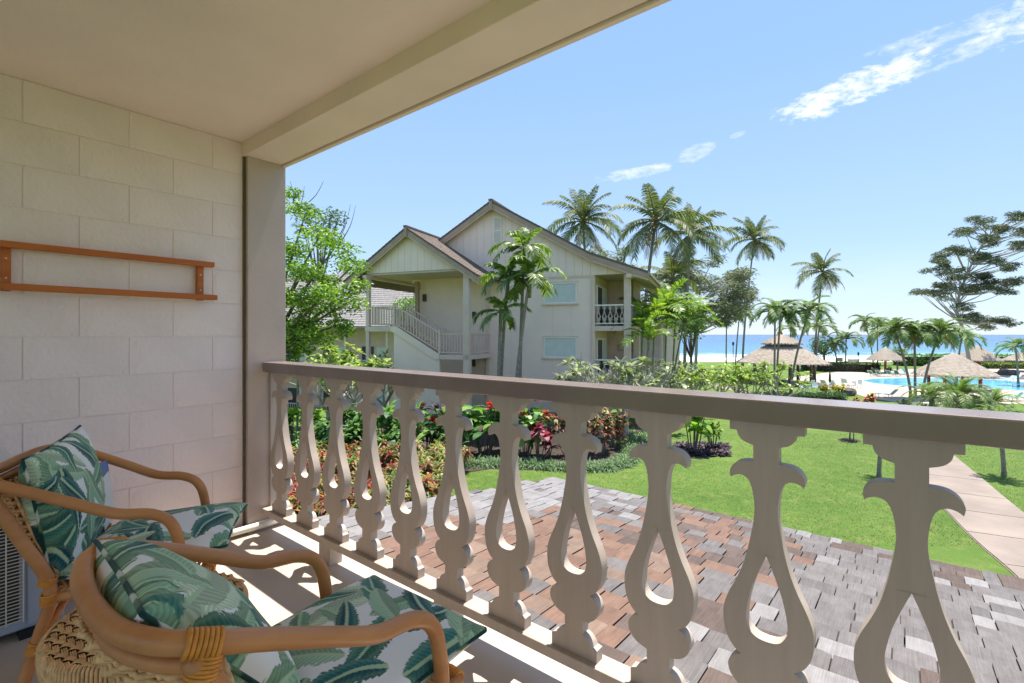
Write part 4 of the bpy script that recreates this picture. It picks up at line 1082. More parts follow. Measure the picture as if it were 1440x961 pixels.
for k, (px, py, pb, yb_d, Lf, nf, lab) in enumerate((
        (1022, 437, 1021, 84, 3.0, 15, 'small palm left of a matching palm near the beach edge'),
        (1040, 443, 1034, 82, 3.0, 15, 'small palm with leaning trunk, right of the pair near the beach edge'),
        (1090, 438, 1089, 55, 2.9, 16, 'small palm with straight trunk in front of the big thatched roof'),
        (1098, 440, 1092, 56, 2.6, 12, 'second palm stem close beside the straight one before the big thatched roof'),
        (1138, 437, 1112, 54, 2.9, 16, 'palm with a leaning trunk in front of the big thatched roof'),
        (1152, 460, 1146, 66, 2.5, 13, 'low palm half hidden behind the leaning palm'),
        (1112, 462, 1110, 70, 2.3, 12, 'low palm rising just above the top tier of the thatched roof'),
        (1172, 484, 1178, 88, 2.6, 13, 'smallest curved palm left of the beach sign'),
        (1190, 477, 1189, 88, 3.2, 15, 'short palm right of the beach sign'),
        (1216, 452, 1228, 104, 3.4, 14, 'leaning palm by the beach behind the round thatched hut'),
        (1234, 455, 1234, 104, 3.2, 14, 'straight palm by the beach behind the round thatched hut'),
        (1258, 466, 1281, 50, 2.8, 18, 'left palm of the three at the pool edge'),
        (1286, 468, 1287, 50, 2.6, 18, 'middle palm of the three at the pool edge'),
        (1322, 468, 1297, 50, 3.0, 20, 'right palm of the three at the pool edge, leaning outward'),
        (1428, 488, 1432, 62, 2.4, 14, 'palm at the right end of the pool near the far thatched hut'),
        (1352, 476, 1345, 62, 2.6, 14, 'palm behind the three pool palms, drooping over the front thatched hut'))):
    palm('manila_palm', lab, gp(pb, yb_d), pt(px, py, yb_d), Lf, nf, 'mani', (.13, .085), None, GM, 80 + k, None, 0, .7)
# cluster in front of the gabled building
for k, (px, py, pb, d, Lf, nf, lab) in enumerate((
        (737, 352, 730, 20.6, 1.45, 10, 'tallest fan leaved palm in front of the gabled wall'),
        (745, 392, 722, 20.2, 1.5, 10, 'palm of middle height with a leaning stem before the gabled wall'),
        (714, 392, 702, 20.8, 1.3, 9, 'left palm of the cluster before the gabled wall'),
        (704, 440, 700, 20.4, 1.15, 8, 'shortest palm of the cluster before the gabled wall'))):
    palm('clustering_palm', lab, gp(pb, d), pt(px, py, d), Lf, nf, 'maca', (.085, .06), m_palmbark, 'palm cluster before the gabled wall', 140 + k, None, 0, .8)
# arecas right of the building
for k, (px, py, pb, d, Lf, nf, lab) in enumerate((
        (904, 462, 900, 24.5, 1.9, 10, 'bright areca palm stem beside the balcony column'),
        (921, 452, 916, 26, 2.0, 11, 'bright areca palm stem second from the balcony column'),
        (938, 440, 934, 27, 2.2, 11, 'tall areca palm stem in front of the silver shrub'),
        (950, 452, 944, 27.5, 2.1, 11, 'areca palm stem with thin dark trunk in front of the silver shrub'),
        (962, 455, 941, 28, 2.0, 10, 'leaning areca palm stem right of the silver shrub'),
        (912, 478, 909, 23, 1.5, 9, 'short areca palm at the foot of the balcony column'))):
    palm('areca_palm', lab, gp(pb, d), pt(px, py, d), Lf, nf, 'arec', (.06, .045), m_greentrunk, 'areca palms beside the gabled building', 160 + k, None, 0, .5)
for k, (px, py, pb, d, Lf, nf, lab) in enumerate((
        (1347, 558, 1350, 24, 1.75, 34, 'feathery dwarf date palm just beyond the rail'),
        (1310, 560, 1312, 26, 1.4, 26, 'grey green dwarf date palm left of the feathery one'),
        (1395, 569, 1394, 23, 1.2, 24, 'low dwarf date palm right of the feathery one'),
        (1240, 612, 1236, 13.7, .52, 26, 'young dwarf date palm on the near lawn left of the path'),
        (1404, 592, 1412, 13.8, .62, 28, 'young dwarf date palm on the lawn right of the path'))):
    palm('dwarf_date_palm', lab, gp(pb, d), pt(px, py, d), Lf, nf, 'date', (.055 if d < 20 else .14, .045 if d < 20 else .12), None, 'dwarf date palms on the lawn', 180 + k)
palm('garden_palm', 'small areca palm below the shade tree by the corner post', gp(418, 19.5), pt(420, 492, 19.5), 1.5, 13, 'arec', (.05, .04), m_greentrunk, None, 200)

# ------------------------------------------------------------------ trees
def branch(mb, p, d, L, r, depth, tips, spread=.6, up=.15, n=2, r_=None, shrink=.74, segs=3):
    pts = [p]; q = p; dd = d
    for i in range(segs):
        dd = (dd + Vector((r_.uniform(-.16, .16), r_.uniform(-.16, .16), r_.uniform(-.06, .16)))).normalized(); q = q + dd * (L / segs); pts.append(q)
    mb.tube(pts, [r * (1 - .3 * i / segs) for i in range(segs + 1)], 6 if depth > 2 else 5, cap=False)
    if depth == 0: tips.append((q, dd)); return
    for k in range(n + (1 if r_.random() < .35 else 0)):
        a = r_.uniform(0, 6.28); sidev = dd.orthogonal().normalized(); sidev.rotate(Matrix.Rotation(a + k * 2.4, 3, dd))
        nd = (dd + sidev * spread * r_.uniform(.7, 1.3) + Vector((0, 0, up))).normalized()
        branch(mb, q, nd, L * shrink * r_.uniform(.8, 1.2), r * .66, depth - 1, tips, spread, up, n, r_, shrink, segs)
def clump(mb, c, rad, n, L, Wd, cols, flat=.55, droop=.15, zmin=-.6, zmax=.8):
    dirs = rdirs(n); rr = rng.uniform(.25, 1, n) ** .5
    P = np.array(c) + dirs * rr[:, None] * np.array([rad, rad, rad * flat])
    leaves(mb, P, L, Wd, pick(cols, n), zmin, zmax, droop)

def shade_tree():
    base = gp(352, 18.5); t = thing('shade_tree', 'large light green shade tree at the left beyond the corner post', 'tree', base)
    r_ = random.Random(3); m = MB(); tips = []
    m.tube([(0, 0, -.1), (.05, .05, 1.2), (.1, .1, 2.4)], [.26, .2, .17], 9)
    rx = Vector((CS, SN, 0)); fwd = Vector((-SN, CS, 0))
    ends = []
    for (px, py, d) in ((430, 300, 18), (470, 350, 17.5), (495, 375, 19), (452, 420, 16.5), (490, 425, 17.5), (415, 350, 17), (405, 420, 16), (440, 470, 17), (400, 290, 19), (465, 395, 18.5), (425, 385, 16.5), (480, 455, 18), (380, 340, 18), (370, 420, 17), (340, 330, 19), (320, 400, 18), (506, 400, 18.2), (450, 330, 19), (412, 460, 18.5), (300, 350, 17)):
        e = pt(px, py, d) - base; s = Vector((.1, .1, 2.3)); mid = s.lerp(e, .5) + Vector((0, 0, .35 * r_.random()))
        pts = spline([s, mid, e], 4); m.tube(pts, [.085 * (1 - i / len(pts)) + .014 for i in range(len(pts))], 6, cap=False); ends.append(e)
        for k in range(3):
            q = pts[-1 - k * 2] if k * 2 < len(pts) else pts[-1]; ends.append(q + Vector((r_.uniform(-.6, .6), r_.uniform(-.6, .6), r_.uniform(-.3, .4))))
    # bare twigs above the crown
    for (a, b) in (((415, 300), (428, 262)), ((428, 290), (455, 255)), ((470, 350), (493, 288)), ((480, 340), (500, 290)), ((412, 290), (408, 255)), ((478, 330), (484, 300))):
        p0 = pt(*a, 18) - base; p1 = pt(*b, 18) - base; m.tube(spline([p0, p0.lerp(p1, .5) + Vector((.06, .05, -.05)), p1], 3), [.02, .018, .016, .013, .01, .008, .006], 5, cap=False)
    m.build('trunk', m_bark, t, smooth=True)
    f = MB(); cols = [(.17, .30, .03), (.23, .36, .045), (.11, .22, .03), (.29, .38, .08), (.08, .16, .03)]
    for e in ends:
        clump(f, e, r_.uniform(.42, .78), 190, .16, .068, cols, .5, .2)
    f.build('crown', m_leaf, t, kind='stuff', normals=False)
shade_tree()

def ironwood(label, base, pts, trunk_pts, cols, n, L, Wd, flat, rad, seed, kind='ironwood_tree'):
    t = thing(kind, label, 'tree', base); r_ = random.Random(seed); m = MB(); b = Vector(base)
    tp = [Vector(p) - b for p in trunk_pts]; sp = spline(tp, 5); k = len(sp)
    m.tube(sp, [.30 * (1 - .75 * i / k) for i in range(k)], 8)
    f = MB()
    for p in pts:
        e = Vector(p) - b; hz_ = e.z - .45 * max(1.0, (e.xy - sp[-1].xy).length); s = min(sp[k // 3:], key=lambda q: abs(q.z - hz_))
        m.tube(spline([s, s.lerp(e, .55) + Vector((0, 0, r_.uniform(-.6, .3))), e], 3), [.11, .095, .08, .065, .05, .035, .02], 5, cap=False)
        clump(f, e, rad * r_.uniform(.7, 1.25), n, L, Wd, cols, flat, .35, -.5, .6)
        for q in range(2):
            e2 = e + Vector((r_.uniform(-1, 1), r_.uniform(-1, 1), r_.uniform(-.4, .4))) * rad
            clump(f, e2, rad * .6, n // 3, L, Wd, cols, flat, .35, -.5, .6)
    m.build('trunk', m_greybark, t, smooth=True); f.build('crown', m_leafdull, t, kind='stuff', normals=False); return t
IRON = [(.20, .235, .14), (.25, .275, .175), (.155, .185, .11), (.31, .32, .21)]
r_ = random.Random(12); P1 = []
for i in range(46):
    a = r_.uniform(0, 6.28); q = math.sqrt(r_.random()); px = 985 + 70 * q * math.cos(a); py = 402 + 62 * q * math.sin(a)
    P1.append(pt(px, py, 74 + r_.uniform(-3, 3)))
ironwood('large wispy grey green ironwood tree behind the coconut palms', gp(978, 74), P1, [gp(978, 74), pt(980, 470, 74), pt(985, 400, 74)], IRON, 230, .62, .12, .6, 1.6, 5)
P2 = [pt(px, py, 66 + r_.uniform(-2, 2)) for px, py in ((836, 352), (850, 358), (866, 366), (878, 352), (884, 376), (896, 388), (872, 384), (905, 400), (858, 378), (890, 402), (915, 415), (912, 392), (900, 420), (925, 400))]
ironwood('wispy ironwood tree showing above the right roof slope of the cream building', gp(870, 66), P2, [gp(870, 66), pt(872, 440, 66), pt(874, 390, 66)], IRON, 150, .55, .10, .6, 1.15, 6)
P3 = []
for px, py, w in ((1405, 322, 3), (1375, 312, 2), (1430, 304, 2), (1358, 326, 3), (1390, 338, 4), (1425, 345, 3), (1350, 352, 4), (1330, 362, 3), (1375, 360, 4), (1412, 372, 4), (1315, 378, 3), (1345, 385, 4), (1380, 392, 4), (1425, 398, 3), (1300, 412, 2), (1330, 405, 3), (1362, 405, 4), (1400, 406, 4), (1318, 415, 2), (1440, 325, 3), (1460, 345, 3), (1450, 300, 2), (1372, 452, 2), (1395, 455, 2), (1352, 432, 1), (1362, 445, 1), (1408, 452, 1)):
    for k in range(w + 2): P3.append(pt(px + r_.uniform(-14, 14), py + r_.uniform(-6, 6), 80 + r_.uniform(-3.5, 3.5)))
ironwood('tall wind shaped ironwood tree at the right above the three pool palms', gp(1366, 80), P3, [gp(1366, 80), pt(1356, 470, 80), pt(1346, 428, 80), pt(1372, 360, 80), pt(1400, 320, 80)], [(.085, .12, .055), (.12, .15, .075), (.06, .085, .045), (.15, .165, .09)], 150, .42, .10, .45, 1.05, 7)
def cloud_tree(label, base, c, rad, n, cols, seed, L=.35, Wd=.2, cat='tree', name='round_tree'):
    t = thing(name, label, cat, base); b = Vector(base); r_ = random.Random(seed); m = MB(); f = MB(); c = Vector(c) - b
    m.tube([(0, 0, -.1), tuple(c * .5), tuple(c)], [rad * .10, rad * .07, rad * .03], 7)
    for i in range(14):
        e = c + Vector((r_.uniform(-1, 1), r_.uniform(-1, 1), r_.uniform(-.6, .8))) * rad * .65
        m.tube([tuple(c * .6), tuple(e)], [rad * .04, rad * .012], 5, cap=False); clump(f, e, rad * .45, n // 14, L, Wd, cols, .75)
    m.build('trunk', m_bark, t, smooth=True); f.build('crown', m_leaf, t, kind='stuff', normals=False)
SEA = [(.12, .20, .04), (.17, .27, .06), (.08, .14, .03)]
cloud_tree('round green tree behind the big thatched roof', gp(1160, 92), pt(1158, 487, 92), 2.8, 900, SEA, 1)
cloud_tree('low round tree seen through the porch under the stairs', gp(572, 36), pt(572, 432, 36), 1.5, 700, [(.18, .33, .04), (.24, .38, .05), (.12, .24, .03)], 2, .22, .1)
cloud_tree('dark tree crown above the far building at the left', gp(445, 52), pt(452, 318, 52), 2.6, 900, [(.07, .12, .04), (.10, .15, .05)], 4, .4, .14)
cloud_tree('dark green tree between the shade tree and the porch roof', gp(492, 50), pt(497, 398, 50), 3.2, 1100, [(.08, .14, .04), (.12, .19, .05), (.05, .10, .03)], 8, .4, .16)
cloud_tree('low green tree between the areca palms and the beach', gp(972, 44), pt(972, 462, 44), 1.9, 800, [(.10, .19, .04), (.14, .24, .05), (.07, .13, .03)], 9, .3, .12)
cloud_tree('green bush behind the round thatched hut', gp(1262, 90), pt(1262, 496, 90), 1.6, 500, SEA, 10, .3, .16, 'bush', 'beach_bush')

# ------------------------------------------------------------------ garden beds and shrubs
def patch(name, pts, mat, lift=.014, kind='structure', z=None):
    P = [(p if isinstance(p, Vector) else gp(*p)) for p in pts]
    c = sum(P, Vector()) / len(P); V = []; F = []; n = len(P); K = 5
    for k in range(1, K + 1):
        for p in P:
            v = c.lerp(p, k / K); v.z = EYE + G(depth_of(v.x, v.y)) + lift; V.append(v)
    c.z = EYE + G(depth_of(c.x, c.y)) + lift; V.append(c)
    for i in range(n):
        j = (i + 1) % n; F.append((K * n, i, j))
        for k in range(K - 1): F.append((k * n + i, (k + 1) * n + i, (k + 1) * n + j, k * n + j))
    return MB().add(V, F).build(name, mat, kind=kind)
patch('planting_bed', [(320, 9.0), (480, 8.7), (560, 9.3), (612, 11.2), (636, 13.88), (480, 13.92), (320, 13.95)], m_mulch)
patch('planting_bed', [(300, 13.96), (480, 13.93), (636, 13.89), (690, 14.5), (780, 14.3), (860, 14.6), (892, 16.4), (905, 20), (900, 23), (750, 23), (600, 22), (400, 19.5)], m_mulch)
patch('stepping_path', [(380, 15.2), (445, 15.6), (470, 16.8), (440, 18.0), (370, 17.4)], m_path, .03)
patch('island_bed', [(945, 16.0), (985, 15.6), (1020, 16.2), (1030, 17.4), (990, 18.4), (950, 17.6)], m_mulch)
patch('plumeria_bed', [(905, 29), (1000, 29.5), (1110, 31), (1180, 36), (1150, 40), (1000, 36), (900, 33)], m_grass, .016)

def rosette(mb, c, n, L, Wd, cols, e0=.2, e1=1.35, droop=.45, prof=((0, .3), (.3, 1), (.7, .8), (1, .05)), fold=.18):
    az = rng.uniform(0, 2 * math.pi, n); el = rng.uniform(e0, e1, n)
    D = np.stack((np.cos(az) * np.cos(el), np.sin(az) * np.cos(el), np.sin(el)), 1); Sd = np.stack((-np.sin(az), np.cos(az), np.zeros(n)), 1)
    straps(mb, np.tile(np.array(c, float), (n, 1)) + D * .01, D, unit(Sd + rng.uniform(-.2, .2, (n, 3))), L * rng.uniform(.65, 1.15, n), Wd * rng.uniform(.8, 1.2, n), droop * rng.uniform(.6, 1.4, n), pick(cols, n), prof, fold)
RED = [(.30, .035, .04), (.38, .07, .04), (.22, .025, .05), (.42, .17, .05), (.28, .27, .06), (.10, .17, .04), (.36, .06, .09), (.07, .12, .03)]
YEL = [(.36, .34, .07), (.26, .31, .07), (.14, .23, .05), (.38, .25, .09), (.09, .17, .035), (.30, .08, .05), (.40, .38, .18), (.08, .14, .03)]
GRN = [(.05, .13, .03), (.08, .18, .04), (.11, .23, .05), (.035, .09, .025), (.14, .26, .05)]
def croton_mesh(cols, seed, h=.8, L=.26, Wd=.055, stems=7, per=14):
    r_ = random.Random(seed); m = MB(); st = MB()
    for s in range(stems):
        a = r_.uniform(0, 6.28); q = r_.uniform(.05, .30); top = Vector((math.cos(a) * q * 1.3, math.sin(a) * q * 1.3, h * r_.uniform(.55, 1.05)))
        st.tube([(math.cos(a) * q * .3, math.sin(a) * q * .3, -.05), tuple(top)], [.014, .008], 4, cap=False)
        for k in range(2): rosette(m, top - Vector((0, 0, .16 * k)), per, L, Wd, cols, -.1, 1.25, .5)
    return m, st
def shrub(name, label, cat, loc, meshes, rz=0, sc_=1.0, group=None, mats=None):
    t = thing(name, label, cat, loc, rz, group); t.scale = (sc_,) * 3
    link('foliage', meshes[0], None, t, kind='stuff')
    if meshes[1] is not None: link('stem', meshes[1], None, t)
    return t
def fin(pair, mat=m_leaf, smat=m_bark):
    f, s = pair; me = f.mesh('foliage'); me.materials.append(mat); se = None
    if s is not None and s.n: se = s.mesh('stem'); se.materials.append(smat)
    return me, se
CR = [fin(croton_mesh(RED, k)) for k in range(3)]; CY = [fin(croton_mesh(YEL, 10 + k, .75, .27, .045)) for k in range(3)]
GD = [fin(croton_mesh(GRN, 30 + k, .9, .3, .09, 9, 12)) for k in range(3)]
r_ = random.Random(77); spots = []
for d in np.arange(9.5, 14.6, .62):
    for px in range(330, 660, 24):
        q = px + r_.uniform(-11, 11); dd = d + r_.uniform(-.25, .25)
        edge = 648 - (14 - dd) * 7
        if q > edge or (q > 560 and dd < 9.9) or (q < 450 and dd > 14): continue
        spots.append((q, dd))
for i, (q, d) in enumerate(spots):
    redp = .75 if q < 470 else (.5 if q < 520 else .22)
    is_red = r_.random() < redp
    shrub('croton_shrub', 'red and orange croton shrub in the bed beside the shingle roof' if is_red else 'yellow green croton shrub in the bed beside the shingle roof', 'shrub',
          gp(q, d), (CR if is_red else CY)[i % 3], r_.uniform(0, 6.28), r_.uniform(.8, 1.15) * (1.0 if d > 10.5 else .9), 'croton shrubs beside the shingle roof')
# taller leafy plants behind them
def big_leaf(seed, n, L, Wd, cols, h, flowers=None, nf=0):
    r_ = random.Random(seed); m = MB(); st = MB()
    for k in range(n):
        a = r_.uniform(0, 6.28); q = r_.uniform(0, .35); hh = h * r_.uniform(.35, 1.0); b = Vector((math.cos(a) * q, math.sin(a) * q, hh)); foot = Vector((math.cos(a) * q * .4, math.sin(a) * q * .4, 0))
        st.tube([tuple(foot), tuple(b)], [.016, .009], 4, cap=False)
        rosette(m, b, 6, L, Wd, cols, .25, 1.3, .55, ((0, .25), (.25, .95), (.6, 1), (.85, .6), (1, .04)), .12)
    for k in range(nf):
        a = r_.uniform(0, 6.28); q = r_.uniform(.1, .5); b = (math.cos(a) * q, math.sin(a) * q, h * r_.uniform(.8, 1.35)); rosette(m, b, 12, .17, .06, flowers, .1, 1.5, .1)
    return m, st
BL = [fin(big_leaf(k, 11, .52, .15, [(.06, .17, .035), (.09, .23, .04), (.14, .30, .05), (.20, .34, .06)], 1.0, [(.52, .03, .03), (.6, .06, .05)], 4)) for k in range(3)]
BD = [fin(big_leaf(20 + k, 11, .5, .13, GRN, 1.0)) for k in range(2)]
BP = [fin(big_leaf(30, 7, .6, .09, [(.07, .035, .06), (.11, .05, .07), (.05, .05, .05)], .9))]
BM = [fin(big_leaf(40 + k, 9, .42, .12, [(.30, .03, .075), (.40, .05, .10), (.22, .03, .06), (.14, .04, .05)], .8)) for k in range(2)]
BB = [fin(big_leaf(50 + k, 10, .45, .16, [(.20, .36, .035), (.28, .42, .05), (.14, .28, .03)], .9)) for k in range(2)]
for px, d, ms, s, name, lab in ((408, 17.2, BB[0], 1.3, 'leafy_shrub', 'bright green leafy shrub nearest the corner post'), (442, 18, BB[1], 1.25, 'leafy_shrub', 'bright green leafy shrub right of the stepping path'),
        (455, 15.6, GD[0], 1.2, 'leafy_shrub', 'mid green shrub in front of the stairs on the left'), (478, 17.6, BD[0], 1.3, 'leafy_shrub', 'dark leafy shrub below the lower deck railing'),
        (500, 16.2, GD[1], 1.4, 'leafy_shrub', 'bushy green shrub behind the croton bed'), (520, 17.6, BD[1], 1.4, 'leafy_shrub', 'dark shrub in front of the stair wall, left'),
        (548, 15.6, BD[0], 1.5, 'ginger_plant', 'dark broad leaved ginger behind the small white sign'), (566, 16.4, BL[0], 1.35, 'ginger_plant', 'ginger with a red flower in front of the stair wall'),
        (600, 16.6, BP[0], 1.5, 'ti_plant', 'dark purple spiky ti plant in front of the stair wall'), (622, 16.0, BL[1], 1.4, 'ginger_plant', 'yellow green ginger beside the purple ti plant'),
        (652, 16.2, BL[2], 1.45, 'ginger_plant', 'ginger with several red flowers behind the lawn edge'), (682, 16.4, BL[0], 1.5, 'ginger_plant', 'tall ginger with red flowers below the palm cluster'),
        (712, 16.8, BD[1], 1.4, 'ginger_plant', 'dark ginger between the red flowered ones and the maroon ti plant'), (738, 16.2, BL[1], 1.5, 'ginger_plant', 'ginger with one large red flower left of the maroon ti plant'),
        (757, 15.6, BM[0], 1.25, 'ti_plant', 'maroon ti plant at the middle of the flower bed'), (772, 15.9, BM[1], 1.05, 'ti_plant', 'smaller maroon ti plant beside the large one'),
        (590, 18.6, BD[0], 1.2, 'leafy_shrub', 'low dark shrub at the foot of the stair wall'), (640, 18.8, BD[1], 1.2, 'leafy_shrub', 'low dark shrub at the foot of the porch post'),
        (700, 18.6, GD[2], 1.2, 'leafy_shrub', 'low shrub at the foot of the palm cluster'), (745, 18.8, GD[0], 1.1, 'leafy_shrub', 'low shrub against the gabled wall'),
        (975, 16.6, BB[0], 1.5, 'taro_plant', 'bright green taro with large leaves in the island bed'), (1003, 17.0, fin(croton_mesh([(.22, .33, .05), (.35, .40, .08), (.12, .22, .04)], 61, .95, .26, .08, 7, 12)), 1.0, 'leafy_shrub', 'upright yellow green shrub right of the taro in the island bed')):
    shrub(name, lab, 'plant', gp(px, d), ms, r_.uniform(0, 6.28), s)
CK = [fin(croton_mesh([(.22, .05, .04), (.32, .10, .05), (.07, .12, .035), (.10, .16, .04), (.40, .18, .07)], 70 + k, .95, .2, .06, 9, 14)) for k in range(2)]
for k, (px, d, lab) in enumerate(((800, 16.0, 'dark red and green croton beside the maroon ti plant'), (822, 16.4, 'bushy red green croton in the middle of the lawn edge bed'), (845, 16.2, 'red green croton at the right end of the bed'), (868, 17.2, 'croton behind the grassy border at the right end of the bed'))):
    shrub('croton_shrub', lab, 'shrub', gp(px, d), CK[k % 2], r_.uniform(0, 6.28), 1.3)
for k in range(22):
    shrub('leafy_shrub', 'low dark green shrub filling the bed behind the crotons', 'shrub', gp(r_.uniform(395, 640), r_.uniform(14.6, 18.6)), (BD + GD)[k % 5], k * 1.1, r_.uniform(.75, 1.05), 'dark green filler shrubs behind the crotons')
# purple ground cover in the island bed and the grassy border
m = MB(); n = 260
pp = [gp(r_.uniform(950, 1024), r_.uniform(16.0, 17.6), .03) for k in range(n)]
for p in pp: rosette(m, p, 7, .20, .07, [(.055, .03, .05), (.09, .05, .08), (.16, .10, .15), (.04, .045, .03)], .1, 1.2, .3)
m.build('purple_ground_cover', m_leafdull, kind='stuff', normals=False)
edge = spline([gp(600, 15.6), gp(640, 15.0), (gp(690, 15.0)), gp(735, 14.9), gp(785, 14.6), gp(830, 14.5), gp(862, 14.7), gp(884, 15.6), gp(893, 17.2), gp(897, 19.5)], 26)
m = MB()
for p in edge:
    for k in range(4):
        q = p + Vector((r_.uniform(-.28, .28), r_.uniform(-.28, .28), .0)); rosette(m, q, 15, .46, .018, [(.07, .15, .045), (.11, .20, .07), (.045, .10, .03), (.26, .33, .19), (.17, .25, .11)], .55, 1.4, .75, ((0, 1), (.4, 1), (.75, .7), (1, .1)), 0)
m.build('border_grass', m_leafdull, kind='stuff', normals=False)

# plumerias
def plumeria_mesh(seed, depth, L0, leafy, cols, h=.5):
    r_ = random.Random(seed); st = MB(); tips = []
    st.tube([(0, 0, -.1), (0, 0, h)], [.09, .07], 7, cap=False)
    for k in range(4):
        a = k * 1.57 + r_.uniform(-.4, .4); branch(st, Vector((0, 0, h * .9)), Vector((math.cos(a) * .75, math.sin(a) * .75, .8)).normalized(), L0, .05, depth, tips, .62, .22, 2, r_, .80, 2)
    m = MB()
    for p, d in tips:
        if r_.random() < leafy: rosette(m, p, 9, .30, .10, cols, -.25, 1.0, .25, ((0, .2), (.35, .9), (.65, 1), (.9, .55), (1, .05)), .1)
    if m.n == 0: m.add([(0, 0, 0), (.01, 0, 0), (0, .01, 0)], [(0, 1, 2)], cols[0])
    return m, st
PLC = [(.25, .36, .05), (.33, .42, .07), (.17, .28, .045), (.40, .46, .13)]
PLG = [(.24, .29, .15), (.32, .36, .20), (.17, .22, .10)]
PM = [fin(plumeria_mesh(k, 3, .62, .80, PLC), m_leaf, m_greybark) for k in range(3)]
PB = [fin(plumeria_mesh(20 + k, 4, .48, .12, PLG), m_leaf, m_greybark) for k in range(2)]
for k, (px, d, s, lab) in enumerate(((965, 34, 1.3, 'leftmost leafy plumeria of the row beyond the rail'), (1000, 33, 1.35, 'leafy plumeria second from the left in the row'), (1028, 34, 1.4, 'leafy plumeria in the middle of the row'), (1058, 33.5, 1.4, 'leafy plumeria right of the middle of the row'), (1096, 32, 1.4, 'plumeria with a leaning pale trunk at the right end of the row'), (1045, 37, 1.4, 'leafy plumeria standing behind the row'))):
    shrub('plumeria_tree', lab, 'tree', gp(px, d), PM[k % 3], k * 1.3, s)
for k, (px, d, s, lab) in enumerate(((812, 19.2, 1.42, 'leafy grey stemmed plumeria under the lower window'), (845, 19.0, 1.5, 'grey branched plumeria before the lower balcony'), (880, 19.4, 1.45, 'mostly bare plumeria before the balcony column'), (910, 20.5, 1.4, 'low bare plumeria right of the balcony column'))):
    shrub('plumeria_tree', lab, 'tree', gp(px, d), (PM[k % 3] if False else PB[k % 2]), k * 1.7, s)
for px, d, s_, lab in ((462, 21.5, 1.45, 'leafy plumeria in front of the far building, left'), (490, 21.0, 1.5, 'leafy plumeria in front of the far building, right'), (508, 22.5, 1.3, 'leafy plumeria beside the lower deck railing'), (540, 27, 1.5, 'leafy plumeria seen under the porch deck')):
    shrub('plumeria_tree', lab, 'tree', gp(px, d), PM[int(px) % 3], px, s_)
# silver shrub
def silver(seed):
    r_ = random.Random(seed); st = MB(); tips = []
    for k in range(9):
        a = k * .7; branch(st, Vector((0, 0, 0)), Vector((math.cos(a) * .45, math.sin(a) * .45, 1)).normalized(), .85, .04, 3, tips, .45, .3, 2, r_, .8, 2)
    m = MB()
    for p, d in tips: rosette(m, p, 8, .22, .075, [(.30, .33, .27), (.40, .42, .36), (.20, .25, .15), (.26, .30, .20)], 0, 1.3, .2)
    return m, st
shrub('silver_shrub', 'large silver leaved shrub behind the areca palms', 'shrub', gp(945, 36), fin(silver(4), m_leafdull, m_greybark), 0, 1.35)
shrub('silver_shrub', 'second silver shrub nearer the beach beside the large one', 'shrub', gp(972, 38), fin(silver(5), m_leafdull, m_greybark), 1, 1.15)
TI = fin(croton_mesh([(.45, .05, .035), (.55, .12, .04), (.30, .04, .05), (.18, .16, .05)], 90, .95, .42, .10, 6, 10))
for px, d, s, lab in ((922, 25, 1.2, 'red ti plant at the foot of the areca palms'), (908, 24, 1.0, 'small red ti plant beside the balcony column'), (951, 30, 1.3, 'reddish ti plant on a bare stem at the lawn edge'), (1088, 31.5, 1.1, 'red ti plant under the right end of the plumeria row'), (1342, 33, 1.5, 'red ti plant rising in front of the thatched hut'), (768, 21.6, .8, 'small red ti plant at the foot of the gabled wall')):
    shrub('ti_plant', lab, 'plant', gp(px, d), TI, px, s)
CX = fin(croton_mesh([(.50, .10, .035), (.58, .22, .04), (.55, .36, .05), (.30, .20, .04), (.14, .22, .04), (.40, .06, .04)], 95, .9, .34, .12, 12, 13))
for px, d, s, lab in ((1220, 37, 1.25, 'large round orange and red croton at the pool lawn'), (1201, 38, .95, 'smaller red croton beside the large orange one')):
    shrub('croton_shrub', lab, 'shrub', gp(px, d), CX, px, s)
YF = fin(croton_mesh([(.60, .46, .03), (.55, .36, .03), (.24, .34, .05)], 96, .7, .22, .10, 10, 12))
for px, d, lab in ((1163, 52, 'orange yellow croton at the left of the pair behind the hedge'), (1181, 52, 'bright yellow croton at the right of the pair behind the hedge')):
    shrub('croton_shrub', lab, 'shrub', gp(px, d), YF, px, 1.6)
LG = fin(croton_mesh([(.16, .32, .05), (.24, .40, .07), (.10, .22, .04)], 97, .5, .30, .05, 12, 13))
for px, d, lab in ((1190, 38, 'low bright green fern like plant at the end of the hedge'), (1172, 36, 'second low green plant before the hedge'), (1423, 24, 'low bright green plant at the right end of the date palms')):
    shrub('low_plant', lab, 'plant', gp(px, d), LG, px, 1.1)
BG = fin(croton_mesh([(.085, .12, .075), (.12, .16, .10), (.06, .09, .05)], 98, .8, .26, .05, 14, 14))
for px, d, s, lab in ((1272, 27, 1.15, 'dark grey green shrub at the foot of the three pool palms'), (1300, 25.5, .9, 'smaller grey green shrub right of the dark one'), (1380, 30, 1.1, 'grey green shrub behind the date palms')):
    shrub('grey_shrub', lab, 'shrub', gp(px, d), BG, px, s)
AG = fin(big_leaf(99, 9, .8, .09, [(.05, .09, .05), (.08, .12, .06)], .5))
for px, d, lab in ((1352, 42, 'dark spiky agave before the front thatched hut'), (1370, 42, 'dark spiky agave right of the first one'), (1232, 78, 'wide dark cycad behind the pool loungers'), (1250, 80, 'dark cycad beside the round hut post')):
    shrub('spiky_plant', lab, 'plant', gp(px, d), AG, px, 1.5)
